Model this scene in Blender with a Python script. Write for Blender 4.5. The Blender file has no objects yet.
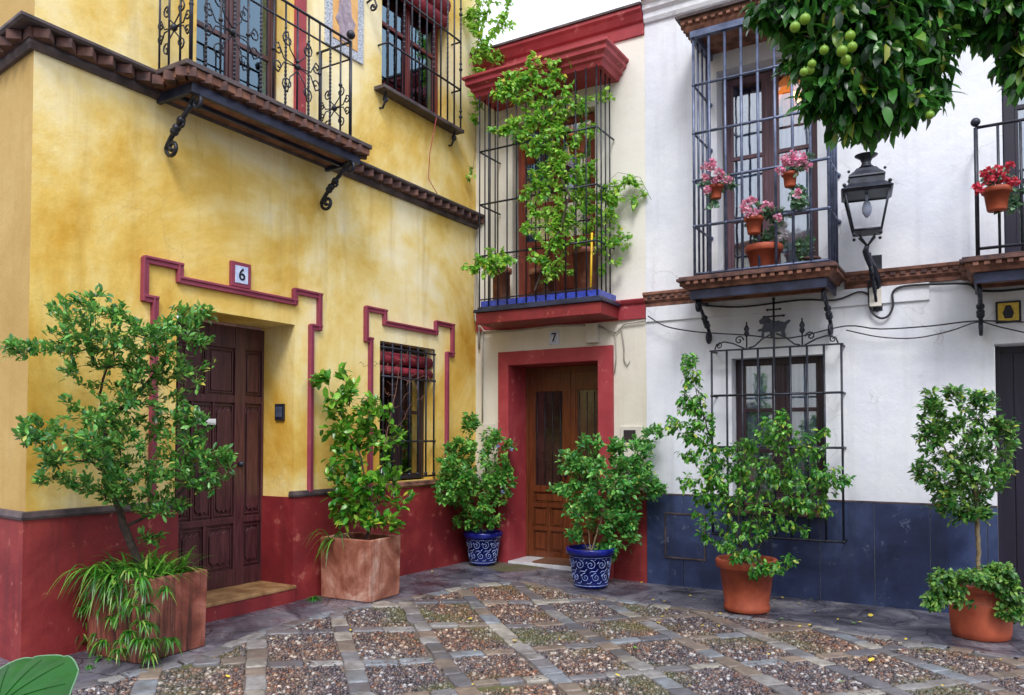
import bpy, math, random
from mathutils import Vector, Matrix, noise
R=math.radians
random.seed(7)
sc=bpy.context.scene
COL=sc.collection
# ------------------------------------------------------------------ camera
F=794.0; CX=512.0; CY=413.5; YAW=R(30.95); PITCH=R(1.75)
CAM=Vector((5.724,-8.626,1.6))
cr=Vector((math.cos(YAW),math.sin(YAW),0))
cf=Vector((-math.sin(YAW)*math.cos(PITCH),math.cos(YAW)*math.cos(PITCH),math.sin(PITCH)))
cu=cr.cross(cf)
def ray(x,y): return (x-CX)/F*cr-(y-CY)/F*cu+cf
def at(x,y,depth): return CAM+ray(x,y)*depth
def atY(x,y,Y):
    d=ray(x,y); return CAM+d*((Y-CAM.y)/d.y)
def atX(x,y,X):
    d=ray(x,y); return CAM+d*((X-CAM.x)/d.x)
cam=bpy.data.cameras.new('camera'); co=bpy.data.objects.new('camera',cam); COL.objects.link(co)
M3=Matrix((cr,cu,-cf)).transposed()
co.matrix_world=Matrix.Translation(CAM)@M3.to_4x4()
cam.sensor_width=36; cam.lens=F/1024*36; cam.shift_y=(CY-347.5)/1024; cam.clip_end=1000; cam.clip_start=.05
sc.camera=co
# ------------------------------------------------------------------ colour
def lin(c):
    c/=255.0
    return c/12.92 if c<=.04045 else ((c+.055)/1.055)**2.4
def C(r,g,b,k=1.0): return (lin(r)*k,lin(g)*k,lin(b)*k,1)
# ------------------------------------------------------------------ materials
class NT:
    def __init__(s,name):
        s.m=bpy.data.materials.new(name); s.m.use_nodes=True; s.t=s.m.node_tree; s.b=s.t.nodes['Principled BSDF']; s.out=s.t.nodes['Material Output']
        tc=s.n('ShaderNodeTexCoord'); s.obj=tc.outputs['Object']
    def n(s,typ,**kw):
        o=s.t.nodes.new(typ)
        for k,v in kw.items(): setattr(o,k,v)
        return o
    def l(s,a,b): s.t.links.new(a,b)
    def mp(s,scale=(1,1,1),loc=(0,0,0)):
        m=s.n('ShaderNodeMapping'); m.inputs['Scale'].default_value=scale; m.inputs['Location'].default_value=loc; s.l(s.obj,m.inputs[0]); return m.outputs[0]
    def noise(s,scale,detail=4,rough=.6,vec=None,dist=0):
        o=s.n('ShaderNodeTexNoise'); o.inputs['Scale'].default_value=scale; o.inputs['Detail'].default_value=detail; o.inputs['Roughness'].default_value=rough; o.inputs['Distortion'].default_value=dist
        s.l(vec or s.obj,o.inputs['Vector']); return o.outputs[0]
    def ramp(s,fac,stops,interp='LINEAR'):
        o=s.n('ShaderNodeValToRGB'); o.color_ramp.interpolation=interp; e=o.color_ramp.elements
        while len(e)<len(stops): e.new(.5)
        for i,(p,c) in enumerate(stops): e[i].position=p; e[i].color=c if isinstance(c,tuple) else (c,c,c,1)
        s.l(fac,o.inputs[0]); return o.outputs[0]
    def mix(s,f,a,b,mode='MIX'):
        o=s.n('ShaderNodeMix',data_type='RGBA',blend_type=mode)
        for i,v in ((0,f),(6,a),(7,b)):
            if hasattr(v,'links') or hasattr(v,'is_linked'): s.l(v,o.inputs[i])
            else: o.inputs[i].default_value=v
        return o.outputs[2]
    def math(s,op,a,b=0,c=0):
        o=s.n('ShaderNodeMath',operation=op)
        for i,v in enumerate((a,b,c)):
            if hasattr(v,'is_linked'): s.l(v,o.inputs[i])
            else: o.inputs[i].default_value=v
        return o.outputs[0]
    def sep(s,v=None):
        o=s.n('ShaderNodeSeparateXYZ'); s.l(v or s.obj,o.inputs[0]); return o.outputs
    def bump(s,h,strength=.3,dist=.01):
        o=s.n('ShaderNodeBump'); o.inputs['Strength'].default_value=strength; o.inputs['Distance'].default_value=dist; s.l(h,o.inputs['Height']); s.l(o.outputs[0],s.b.inputs['Normal'])
    def done(s,color=None,rough=None,metal=0,spec=None):
        if color is not None:
            if hasattr(color,'is_linked'): s.l(color,s.b.inputs['Base Color'])
            else: s.b.inputs['Base Color'].default_value=color
        if rough is not None:
            if hasattr(rough,'is_linked'): s.l(rough,s.b.inputs['Roughness'])
            else: s.b.inputs['Roughness'].default_value=rough
        s.b.inputs['Metallic'].default_value=metal
        if spec is not None: s.b.inputs['Specular IOR Level'].default_value=spec
        return s.m
def plaster(name,cols,scale=.9,bump=.25,streak=.25,scol=None,rough=.85,fine=.12,zshift=0,crack=0,flake=None):
    n=NT(name)
    a=n.noise(scale,7,.62,dist=.6); b=n.noise(scale*4.3,5,.6)
    f=n.math('ADD',n.math('MULTIPLY',a,.78),n.math('MULTIPLY',b,.22))
    if zshift:
        z=n.sep()[2]; f=n.math('ADD',f,n.math('MULTIPLY',n.math('SUBTRACT',n.math('MINIMUM',z,5.0),2.2),zshift))
    c=n.ramp(f,cols)
    st=n.noise(1.0,5,.65,n.mp((5,5,.45)))
    s=n.ramp(st,[(.52,0.0),(.72,1.0)])
    c=n.mix(n.math('MULTIPLY',s,streak),c,scol or (.25,.18,.1,1),'MIX')
    fn=n.noise(45,3,.7); c=n.mix(fine,c,n.ramp(fn,[(.3,.55),(.7,1.0)]),'MULTIPLY')
    if crack:
        v=n.n('ShaderNodeTexVoronoi',feature='DISTANCE_TO_EDGE'); v.inputs['Scale'].default_value=1.1
        nz=n.n('ShaderNodeTexNoise'); nz.inputs['Scale'].default_value=2.2; nz.inputs['Detail'].default_value=6; sm=n.n('ShaderNodeVectorMath',operation='SCALE'); sm.inputs[3].default_value=.6; ad=n.n('ShaderNodeVectorMath',operation='ADD')
        n.l(n.obj,nz.inputs['Vector']); n.l(nz.outputs['Color'],sm.inputs[0]); n.l(n.obj,ad.inputs[0]); n.l(sm.outputs[0],ad.inputs[1]); n.l(ad.outputs[0],v.inputs['Vector'])
        ck=n.math('MULTIPLY',n.ramp(v.outputs['Distance'],[(0,1.0),(.006,0.0)]),n.ramp(n.noise(.8,3),[(.5,0.0),(.6,crack)])); c=n.mix(ck,c,(.16,.11,.06,1))
    if flake:
        fl=n.ramp(n.noise(5.5,8,.72),[(.60,0.0),(.64,1.0)]); c=n.mix(n.math('MULTIPLY',fl,.75),c,flake)
    h=n.math('ADD',n.math('MULTIPLY',n.noise(7,4,.6),1.0),n.math('MULTIPLY',n.noise(60,4,.7),.25))
    n.bump(h,bump,.02)
    return n.done(c,rough)
MAT={}
MAT['yellow']=plaster('yellow_plaster',[(.34,C(190,134,34)),(.41,C(214,166,60)),(.48,C(230,194,100)),(.55,C(242,218,146)),(.64,C(250,238,198))],.55,.4,.28,C(164,124,58),zshift=.022,crack=.22)
MAT['ochre_trim']=plaster('ochre_plaster',[(.3,C(222,172,70)),(.55,C(232,190,96)),(.75,C(240,208,124))],.8,.3,.2,C(186,140,58))
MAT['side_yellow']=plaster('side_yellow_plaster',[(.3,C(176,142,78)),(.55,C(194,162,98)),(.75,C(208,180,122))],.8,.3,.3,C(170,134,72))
MAT['red']=plaster('red_plaster',[(.3,C(98,22,30)),(.5,C(130,34,40)),(.72,C(164,62,58))],1.3,.35,.55,C(78,24,30),.62,flake=C(176,96,86))
MAT['red_trim']=plaster('red_trim_paint',[(.3,C(138,42,52)),(.5,C(160,54,64)),(.72,C(184,84,90))],1.6,.25,.35,C(124,36,44),.6,flake=C(198,122,120))
MAT['pink']=plaster('pink_paint',[(.3,C(128,46,70)),(.55,C(146,60,84)),(.75,C(162,80,96))],2.5,.2,.2,C(120,40,60),.6)
MAT['cream']=plaster('cream_plaster',[(.3,C(204,198,184)),(.55,C(220,216,206)),(.75,C(232,230,222))],.9,.25,.2,C(170,150,118))
MAT['upper_white']=plaster('warm_white_plaster',[(.3,C(226,222,214)),(.6,C(236,234,228))],.9,.2,.12,C(196,188,176))
MAT['white']=plaster('white_limewash',[(.3,C(206,210,226)),(.5,C(222,226,238)),(.7,C(238,240,246))],.8,.3,.24,C(160,158,168),fine=.08,crack=.35)
MAT['slate']=plaster('blue_grey_dado',[(.34,C(28,38,70)),(.5,C(44,57,94)),(.66,C(68,84,124))],1.5,.2,.6,C(28,32,48),.34,flake=C(96,106,134))
def wood(name,c1,c2,scale=1,rough=.45,axis=2):
    n=NT(name); s=[30*scale]*3; s[axis]=2.2*scale
    w=n.noise(1,5,.6,n.mp(tuple(s)),1.2); c=n.ramp(w,[(.3,c1),(.7,c2)])
    c=n.mix(.5,c,n.ramp(n.noise(2.5,4),[(.3,.6),(.7,1.0)]),'MULTIPLY'); n.bump(w,.25,.004); return n.done(c,rough)
MAT['door_dark']=wood('dark_plum_wood',C(52,26,32),C(98,58,62),rough=.3)
MAT['door_brown']=wood('varnished_brown_wood',C(78,38,20),C(126,68,38),rough=.32)
MAT['frame_dark']=wood('dark_frame_wood',C(34,22,30),C(60,40,48),rough=.4)
MAT['frame_purple']=wood('plum_frame_wood',C(74,50,62),C(112,80,90),rough=.45)
MAT['frame_red']=wood('oxblood_frame_wood',C(92,30,34),C(128,48,48),rough=.45)
MAT['shutter_red']=wood('faded_red_wood',C(120,50,38),C(172,84,66),rough=.6)
MAT['navy_wood']=wood('navy_wood',C(22,20,36),C(38,34,54),rough=.4)
def simple(name,c1,c2,scale=8,rough=.5,metal=0,bump=.15,spec=None,rr=None):
    n=NT(name); f=n.noise(scale,4,.6); c=n.ramp(f,[(.35,c1),(.68,c2)]); 
    if bump: n.bump(n.noise(scale*5,3),bump,.003)
    r=n.ramp(n.noise(scale*.6,4),[(.3,rr[0]),(.7,rr[1])]) if rr else rough
    return n.done(c,r,metal,spec)
MAT['iron']=simple('black_wrought_iron',C(26,28,38),C(50,54,70),14,.42,.3)
MAT['iron_blue']=simple('grey_blue_painted_iron',C(70,80,106),C(104,114,144),10,.35,.35)
MAT['terracotta']=simple('terracotta',C(146,64,42),C(186,92,62),5,.6,bump=.3)
def wterra():
    n=NT('weathered_terracotta'); c=n.ramp(n.noise(2.4,6,.65,dist=.6),[(.32,C(104,54,42)),(.44,C(146,88,70)),(.54,C(178,124,106)),(.64,C(208,172,158))])
    stn=n.ramp(n.noise(1,5,.7,n.mp((9,9,1.1))),[(.52,0.0),(.66,.8)]); c=n.mix(n.math('MULTIPLY',stn,.5),c,C(78,42,34)); n.bump(n.noise(16,5,.7),.5,.01); return n.done(c,n.ramp(n.noise(3,4),[(.35,.45),(.65,.8)]))
MAT['terracotta_old']=wterra()
def dterra():
    n=NT('stained_terracotta'); c=n.ramp(n.noise(2.4,6,.65,dist=.6),[(.32,C(84,42,34)),(.46,C(124,66,52)),(.6,C(160,98,84)),(.7,C(186,132,118))])
    stn=n.ramp(n.noise(1,5,.7,n.mp((14,14,.8))),[(.46,0.0),(.6,.9)]); c=n.mix(stn,c,C(48,26,24)); n.bump(n.noise(16,5,.7),.5,.01); return n.done(c,.55)
MAT['terracotta_dark']=dterra()
MAT['brick']=simple('old_brick',C(84,54,46),C(150,104,88),9,.85,bump=.6)
MAT['brick_dark']=simple('sooty_brick',C(54,40,44),C(112,78,70),8,.85,bump=.6)
MAT['lead']=simple('dark_capping',C(52,44,50),C(98,84,86),6,.6,bump=.4)
MAT['steel_plate']=simple('dark_steel_plate',C(34,38,58),C(62,68,96),5,.4,.3)
MAT['board']=simple('weathered_boards',C(96,62,52),C(150,104,84),6,.8,bump=.5)
MAT['blue_glaze']=simple('cobalt_glaze',C(14,20,96),C(26,40,146),6,.18,bump=.08)
MAT['pot_pattern']=simple('pale_blue_glaze',C(120,142,212),C(170,188,236),20,.25,bump=.05)
MAT['white_glaze']=simple('white_glaze',C(176,192,232),C(214,224,246),20,.25,bump=.05)
MAT['blue_tile']=simple('blue_tile',C(34,52,150),C(60,84,196),12,.25,bump=.05)
MAT['white_paint']=simple('white_enamel',C(226,228,232),C(240,240,242),10,.4,bump=.05)
MAT['grey_plastic']=simple('pale_grey_plastic',C(196,192,184),C(216,212,204),6,.5,bump=.05)
MAT['black_text']=simple('black_enamel',C(18,20,34),C(26,28,44),6,.4,bump=0)
MAT['cable']=simple('black_cable',C(30,30,36),C(50,50,58),6,.6,bump=0)
MAT['cable_grey']=simple('grey_cable',C(150,146,140),C(176,172,166),6,.6,bump=0)
MAT['marble']=simple('worn_marble',C(132,96,62),C(186,148,104),7,.4,bump=.2)
MAT['white_marble']=simple('white_marble',C(196,196,204),C(226,226,232),7,.3,bump=.05)
MAT['mat']=simple('coir_mat',C(96,62,44),C(128,86,62),60,.95,bump=.8)
MAT['soil']=simple('potting_soil',C(40,28,20),C(70,50,36),40,.95,bump=.8)
MAT['bark']=simple('dark_bark',C(48,40,40),C(84,70,62),30,.85,bump=.8)
MAT['bark_pale']=simple('pale_bark',C(104,92,70),C(150,134,104),30,.85,bump=.7)
MAT['twig']=simple('dry_twig',C(92,60,54),C(140,100,88),30,.85,bump=.5)
MAT['maroon_cloth']=simple('maroon_blind',C(110,24,40),C(156,44,62),12,.8,bump=.4)
MAT['orange']=simple('green_orange_peel',C(54,112,28),C(128,162,44),7,.42,bump=.3)
MAT['yellow_leaf']=simple('yellow_leaf',C(206,176,40),C(226,206,90),20,.6,bump=.1)
MAT['yellow_tile']=simple('yellow_tile',C(206,170,40),C(232,204,80),30,.3,bump=.05)
MAT['yellow_pole']=simple('yellow_paint',C(220,176,30),C(236,196,50),6,.4,bump=0)
MAT['ochre_glaze']=simple('ochre_glazed_tile',C(212,150,70),C(232,182,110),10,.3,bump=.05)
MAT['figure']=simple('grey_mauve_glaze',C(128,110,128),C(176,160,172),18,.3,bump=.05)
MAT['border_tile']=simple('blue_white_tile',C(96,110,140),C(226,230,236),55,.3,bump=.05)
def curtain_mat(name,c1,c2):
    n=NT(name); x=n.sep()[0]
    w=n.n('ShaderNodeTexWave'); w.inputs['Scale'].default_value=5.5; w.inputs['Distortion'].default_value=2.5; n.l(n.mp((1,1,.15)),w.inputs['Vector'])
    c=n.ramp(w.outputs['Fac'],[(.1,c1),(.9,c2)]); n.bump(w.outputs['Fac'],.5,.02); return n.done(c,.9)
MAT['curtain_white']=curtain_mat('white_lace_curtain',C(205,212,226),C(244,247,252))
MAT['curtain_blue']=curtain_mat('blue_grey_curtain',C(84,124,156),C(166,198,220))  # curtain colour with the sky's reflection in the balcony door put into it
MAT['curtain_dark']=curtain_mat('dark_room_curtain',C(34,26,28),C(84,66,62))  # stands for the dark interior; the room's shade is put into this colour
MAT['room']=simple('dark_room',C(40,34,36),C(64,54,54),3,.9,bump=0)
MAT['room_warm']=simple('warm_room_wall',C(120,90,66),C(150,116,86),3,.9,bump=0)
def glass_mat(name,tint,ior=1.5,extra=.06,gc=(.95,.97,1,1)):
    n=NT(name); t=n.t; t.nodes.remove(n.b)
    tr=n.n('ShaderNodeBsdfTransparent'); tr.inputs[0].default_value=tint
    g=n.n('ShaderNodeBsdfGlossy'); g.inputs['Roughness'].default_value=.03; g.inputs[0].default_value=gc
    bp=n.n('ShaderNodeBump'); bp.inputs['Strength'].default_value=.08; bp.inputs['Distance'].default_value=.02; n.l(n.noise(2.5,2),bp.inputs['Height']); n.l(bp.outputs[0],g.inputs['Normal'])
    fr=n.n('ShaderNodeFresnel'); fr.inputs[0].default_value=ior; f=n.math('ADD',fr.outputs[0],extra)
    mx=n.n('ShaderNodeMixShader'); n.l(f,mx.inputs[0]); n.l(tr.outputs[0],mx.inputs[1]); n.l(g.outputs[0],mx.inputs[2]); n.l(mx.outputs[0],n.out.inputs[0]); return n.m
MAT['glass']=glass_mat('window_glass',(.85,.9,.95,1),1.5,.22)
MAT['glass_blue']=glass_mat('sky_reflecting_glass',(.6,.75,.85,1),1.8,.2,(.42,.62,.8,1))  # blue of the reflected sky is put into tint and gloss colour
MAT['lamp_glass']=glass_mat('lantern_glass',(.98,.99,1,1),1.25,.04)
def leaf_mat(name,dark,mid,light,tr=.3,rough=.38,yellow=None):
    n=NT(name); g=n.n('ShaderNodeNewGeometry'); r=g.outputs['Random Per Island']
    stops=[(0,dark),(.45,mid),(.93,light)]
    if yellow: stops.append((.985,yellow))
    c=n.ramp(r,stops); c=n.mix(.6,c,n.ramp(n.noise(9,3),[(.3,.5),(.65,1.0)]),'MULTIPLY')
    # paler back faces
    c2=n.mix(g.outputs['Backfacing'],c,n.mix(.5,c,light))
    n.done(c2,rough,spec=.5)
    t=n.n('ShaderNodeBsdfTranslucent'); n.l(n.mix(.6,c,light),t.inputs[0])
    mx=n.n('ShaderNodeMixShader'); mx.inputs[0].default_value=tr*.72; n.l(n.b.outputs[0],mx.inputs[1]); n.l(t.outputs[0],mx.inputs[2]); n.l(mx.outputs[0],n.out.inputs[0]); return n.m
MAT['leaf_citrus']=leaf_mat('citrus_leaf',C(12,62,22),C(46,126,48),C(136,198,96),.34,.28,yellow=C(206,196,96))
MAT['leaf_big']=leaf_mat('camellia_leaf',C(14,64,14),C(56,136,34),C(150,208,76),.36,.26,yellow=C(206,190,70))
MAT['leaf_plumbago']=leaf_mat('plumbago_leaf',C(24,84,30),C(72,152,60),C(150,212,98),.4,.33,yellow=C(196,200,90))
MAT['leaf_mid']=leaf_mat('shrub_leaf',C(24,88,38),C(68,150,68),C(146,212,108),.4,.33,yellow=C(190,200,100))
MAT['leaf_ficus']=leaf_mat('ficus_leaf',C(14,66,22),C(50,130,42),C(136,200,80),.34,.28,yellow=C(200,206,80))
MAT['leaf_round']=leaf_mat('glossy_crown_leaf',C(14,58,24),C(48,114,48),C(140,190,92),.3,.28,yellow=C(200,200,80))
MAT['leaf_vine']=leaf_mat('vine_leaf',C(54,126,38),C(114,190,58),C(184,228,100),.5,.35,yellow=C(214,200,70))
MAT['leaf_orange']=leaf_mat('orange_tree_leaf',C(8,36,22),C(24,76,30),C(80,148,56),.3,.3,yellow=C(150,160,60))
MAT['leaf_gray']=leaf_mat('geranium_leaf',C(40,86,62),C(84,132,98),C(140,176,140),.25)
MAT['leaf_grass']=leaf_mat('strap_leaf',C(22,76,24),C(50,124,36),C(120,180,64),.3,.33,yellow=C(176,190,100))
MAT['leaf_trail']=leaf_mat('trailing_leaf',C(24,74,28),C(58,120,46),C(140,182,84),.3)
MAT['petal_pink']=leaf_mat('pink_petal',C(206,80,130),C(232,130,170),C(246,196,216),.3,.6)
MAT['petal_red']=leaf_mat('red_petal',C(170,20,44),C(206,40,70),C(226,90,110),.3,.6)
MAT['petal_blue']=leaf_mat('blue_petal',C(96,110,190),C(140,156,220),C(190,200,240),.3,.6)
MAT['petal_white']=leaf_mat('white_petal',C(206,200,214),C(230,226,236),C(246,246,250),.3,.6)
def emis(name,c,s):
    n=NT(name); n.done(c,.6); n.b.inputs['Emission Color'].default_value=c; n.b.inputs['Emission Strength'].default_value=s; return n.m
MAT['lamp_glow']=emis('lit_lamp_shade',C(255,170,90),5.0)
MAT['woven']=emis('woven_shade',C(200,110,50),.7)
# ground materials
def ground_mat():
    n=NT('paved_ground')
    v=n.n('ShaderNodeTexVoronoi'); v.inputs['Scale'].default_value=26; n.l(n.obj,v.inputs['Vector'])
    c=n.ramp(v.outputs['Color'],[(.2,C(96,84,84)),(.5,C(136,114,98)),(.8,C(166,150,140))])
    c=n.mix(.7,c,n.ramp(v.outputs['Distance'],[(.0,1.0),(.6,.25)]),'MULTIPLY')
    n.bump(n.ramp(v.outputs['Distance'],[(0,1.0),(.6,0.0)]),.8,.015); return n.done(c,.6)
MAT['ground']=ground_mat()
def bed_mat():
    n=NT('sandy_mortar_bed'); f=n.noise(.9,4,.6)
    c=n.ramp(n.noise(14,5,.7),[(.3,C(72,64,62)),(.7,C(122,108,98))])
    c=n.mix(n.ramp(f,[(.5,0.0),(.62,.85)]),c,C(74,82,32)); n.bump(n.noise(70,3),.6,.006); return n.done(c,.85)
MAT['bed']=bed_mat()
def slab_mat():
    n=NT('dark_stone_apron')
    c=n.ramp(n.noise(1.6,7,.68,dist=.8),[(.32,C(40,38,46)),(.44,C(78,76,88)),(.55,C(112,110,122)),(.7,C(158,154,160))])
    v=n.n('ShaderNodeTexVoronoi',feature='DISTANCE_TO_EDGE'); v.inputs['Scale'].default_value=1.7
    wv=n.n('ShaderNodeVectorMath',operation='ADD'); nz=n.n('ShaderNodeTexNoise'); nz.inputs['Scale'].default_value=3; nz.inputs['Detail'].default_value=4
    sm=n.n('ShaderNodeVectorMath',operation='SCALE'); sm.inputs[3].default_value=.22; n.l(n.obj,nz.inputs['Vector']); n.l(nz.outputs['Color'],sm.inputs[0]); n.l(n.obj,wv.inputs[0]); n.l(sm.outputs[0],wv.inputs[1]); n.l(wv.outputs[0],v.inputs['Vector'])
    cr_=n.ramp(v.outputs['Distance'],[(0.0,.25),(.02,1.0)])
    c=n.mix(.75,c,cr_,'MULTIPLY')
    c=n.mix(.3,c,n.ramp(n.noise(40,4,.7),[(.3,.4),(.7,1.0)]),'MULTIPLY')
    h=n.math('ADD',n.math('MULTIPLY',cr_,.8),n.noise(9,6,.65)); n.bump(h,.6,.02)
    return n.done(c,n.ramp(n.noise(2.2,4),[(.38,.16),(.62,.5)]),spec=.6)
MAT['slab']=slab_mat()
def island(name,stops,rough,nscale=25,spec=.5,moss=False):
    n=NT(name); g=n.n('ShaderNodeNewGeometry'); c=n.ramp(g.outputs['Random Per Island'],stops,'CONSTANT' if not moss else 'LINEAR')
    c=n.mix(.7,c,n.ramp(n.noise(nscale,6,.75),[(.32,.28),(.64,.95)]),'MULTIPLY')
    if not moss: c=n.mix(n.ramp(n.noise(2.3,6,.7),[(.46,0.0),(.64,.75)]),c,C(92,84,82))
    if moss: c=n.mix(n.ramp(n.noise(.9,4,.6),[(.52,0.0),(.64,.6)]),c,C(92,98,44))
    if moss:
        t_=n.ramp(n.noise(.75,2,.5,n.mp((1,1,1),(3.1,7.7,0))),[(.42,C(206,208,224)),(.5,C(230,224,222)),(.6,C(244,208,180))]); c=n.mix(.75,c,t_,'MULTIPLY')
    n.bump(n.noise(nscale*1.6,4),.3,.004); return n.done(c,rough,spec=spec)
MAT['pave_stone']=island('worn_paving_stone',[(0,C(130,128,134)),(.2,C(158,155,156)),(.38,C(142,128,118)),(.52,C(140,146,156)),(.66,C(176,170,162)),(.78,C(108,106,114)),(.9,C(150,132,120))],.36,11)
MAT['pebble']=island('pebble',[(0,C(58,50,56)),(.2,C(92,80,84)),(.4,C(122,106,104)),(.55,C(90,88,98)),(.7,C(146,128,116)),(.84,C(136,92,72)),(.92,C(186,180,174)),(1,C(220,216,210))],.24,40,moss=True)
# ------------------------------------------------------------------ mesh builder
class MB:
    def __init__(s): s.v=[];s.f=[];s.s=[]
    def add(s,vs,fs,sm=False):
        o=len(s.v); s.v.extend([tuple(v) for v in vs]); s.f.extend([tuple(i+o for i in f) for f in fs]); s.s.extend([sm]*len(fs)); return s
    def box(s,x0,x1,y0,y1,z0,z1):
        if x0>x1:x0,x1=x1,x0
        if y0>y1:y0,y1=y1,y0
        if z0>z1:z0,z1=z1,z0
        return s.add([(x0,y0,z0),(x1,y0,z0),(x1,y1,z0),(x0,y1,z0),(x0,y0,z1),(x1,y0,z1),(x1,y1,z1),(x0,y1,z1)],
          [(0,3,2,1),(4,5,6,7),(0,1,5,4),(1,2,6,5),(2,3,7,6),(3,0,4,7)])
    def rbox(s,c,sx,sy,sz,rot=0,tilt=0):
        m=Matrix.Rotation(rot,3,'Z')@Matrix.Rotation(tilt,3,'X'); c=Vector(c)
        vs=[c+m@Vector((a*sx/2,b*sy/2,d*sz/2)) for d in(-1,1) for a,b in((-1,-1),(1,-1),(1,1),(-1,1))]
        return s.add(vs,[(0,3,2,1),(4,5,6,7),(0,1,5,4),(1,2,6,5),(2,3,7,6),(3,0,4,7)])
    def tube(s,pts,r,n=6,closed=False,caps=True):
        pts=[Vector(p) for p in pts]; rs=r if isinstance(r,(list,tuple)) else [r]*len(pts)
        N=len(pts); vs=[];up=None
        for i,p in enumerate(pts):
            a=pts[(i-1)%N] if (i>0 or closed) else p; b=pts[(i+1)%N] if (i<N-1 or closed) else p
            t=(b-a); t=t.normalized() if t.length>1e-9 else Vector((0,0,1))
            if up is None: up=Vector((0,0,1)) if abs(t.z)<.9 else Vector((1,0,0))
            x=up-t*up.dot(t)
            if x.length<1e-6: x=Vector((1,0,0))-t*t.x
            x.normalize(); up=x; y=t.cross(x)
            for k in range(n):
                an=2*math.pi*k/n; vs.append(p+(x*math.cos(an)+y*math.sin(an))*rs[i])
        fs=[]
        M=N if closed else N-1
        for i in range(M):
            j=(i+1)%N
            for k in range(n): fs.append((i*n+k,i*n+(k+1)%n,j*n+(k+1)%n,j*n+k))
        if not closed and caps: fs.append(tuple(range(n-1,-1,-1))); fs.append(tuple((N-1)*n+k for k in range(n)))
        return s.add(vs,fs,True)
    def lathe(s,c,prof,n=20,rot=0,sx=1,sy=1,caps=True):
        vs=[];c=Vector(c)
        for r,z in prof:
            for k in range(n):
                a=2*math.pi*k/n+rot; vs.append((c.x+r*math.cos(a)*sx,c.y+r*math.sin(a)*sy,c.z+z))
        fs=[(i*n+k,i*n+(k+1)%n,(i+1)*n+(k+1)%n,(i+1)*n+k) for i in range(len(prof)-1) for k in range(n)]
        if caps: fs.append(tuple(range(n-1,-1,-1))); fs.append(tuple((len(prof)-1)*n+k for k in range(n)))
        return s.add(vs,fs,n>6)
    def ball(s,c,r,n=8,sz=1):
        m=max(4,n//2+1); prof=[(r*math.sin(math.pi*(i+.0)/m)+1e-5,-r*sz*math.cos(math.pi*i/m)) for i in range(m+1)]
        return s.lathe(c,prof,n,caps=False)
    def plate(s,poly,y0,y1):
        n=len(poly); vs=[(x,y0,z) for x,z in poly]+[(x,y1,z) for x,z in poly]
        return s.add(vs,[tuple(range(n)),tuple(range(2*n-1,n-1,-1))]+[(i,i+n,(i+1)%n+n,(i+1)%n) for i in range(n)])
    def sweep(s,path,prof,closed=False):
        """path: plan points (x,y), outward side on the right of the travel direction; prof: closed (out,z)"""
        P=[Vector(p) for p in path]; N=len(P); vs=[]
        for i,p in enumerate(P):
            d1=(P[i]-P[i-1]).normalized() if i>0 else (P[1]-P[0]).normalized()
            d2=(P[i+1]-P[i]).normalized() if i<N-1 else d1
            n1=Vector((d1.y,-d1.x)); n2=Vector((d2.y,-d2.x)); m=(n1+n2); m=m/ max(.2,m.dot(n1))
            for o,z in prof: vs.append((p.x+m.x*o,p.y+m.y*o,z))
        k=len(prof); fs=[(i*k+j,i*k+(j+1)%k,(i+1)*k+(j+1)%k,(i+1)*k+j) for i in range(N-1) for j in range(k)]
        fs.append(tuple(range(k-1,-1,-1))); fs.append(tuple((N-1)*k+j for j in range(k)))
        fs=[f[::-1] for f in fs]
        return s.add(vs,fs)
    def wall(s,x0,x1,z0,z1,holes,y=0,step=None):
        xs=sorted({x0,x1}|{h[0] for h in holes}|{h[1] for h in holes}); zs=sorted({z0,z1}|{h[2] for h in holes}|{h[3] for h in holes})
        for i in range(len(xs)-1):
            for j in range(len(zs)-1):
                a,b,c,d=xs[i],xs[i+1],zs[j],zs[j+1]; mx,mz=(a+b)/2,(c+d)/2
                if any(h[0]<mx<h[1] and h[2]<mz<h[3] for h in holes): continue
                s.add([(a,y,c),(b,y,c),(b,y,d),(a,y,d)],[(0,1,2,3)])
        for h in holes:
            a,b,c,d,dp=h; y1=y+dp
            s.add([(a,y,c),(a,y,d),(a,y1,d),(a,y1,c)],[(0,1,2,3)]); s.add([(b,y,c),(b,y1,c),(b,y1,d),(b,y,d)],[(0,1,2,3)])
            s.add([(a,y,d),(b,y,d),(b,y1,d),(a,y1,d)],[(0,1,2,3)]); s.add([(a,y,c),(a,y1,c),(b,y1,c),(b,y,c)],[(0,1,2,3)])
        return s
    def build(s,name,mat,parent=None,bevel=0,seg=2,fix=True,**kw):
        me=bpy.data.meshes.new(name); me.from_pydata(s.v,[],s.f); me.polygons.foreach_set('use_smooth',s.s)
        me.materials.append(MAT[mat] if isinstance(mat,str) else mat); me.update()
        o=bpy.data.objects.new(name,me); COL.objects.link(o)
        if parent: o.parent=parent
        if bevel:
            b=o.modifiers.new('bevel','BEVEL'); b.width=bevel; b.segments=seg; b.limit_method='ANGLE'; b.angle_limit=R(50)
        return tag(o,**kw)
def tag(o,label=None,category=None,group=None,kind=None):
    if label:o['label']=label
    if category:o['category']=category
    if group:o['group']=group
    if kind:o['kind']=kind
    return o
def empty(name,label,category,loc=(0,0,0),rz=0,group=None):
    o=bpy.data.objects.new(name,None); COL.objects.link(o); o.location=loc; o.rotation_euler=(0,0,rz); o.empty_display_size=.1
    return tag(o,label,category,group)
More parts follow.
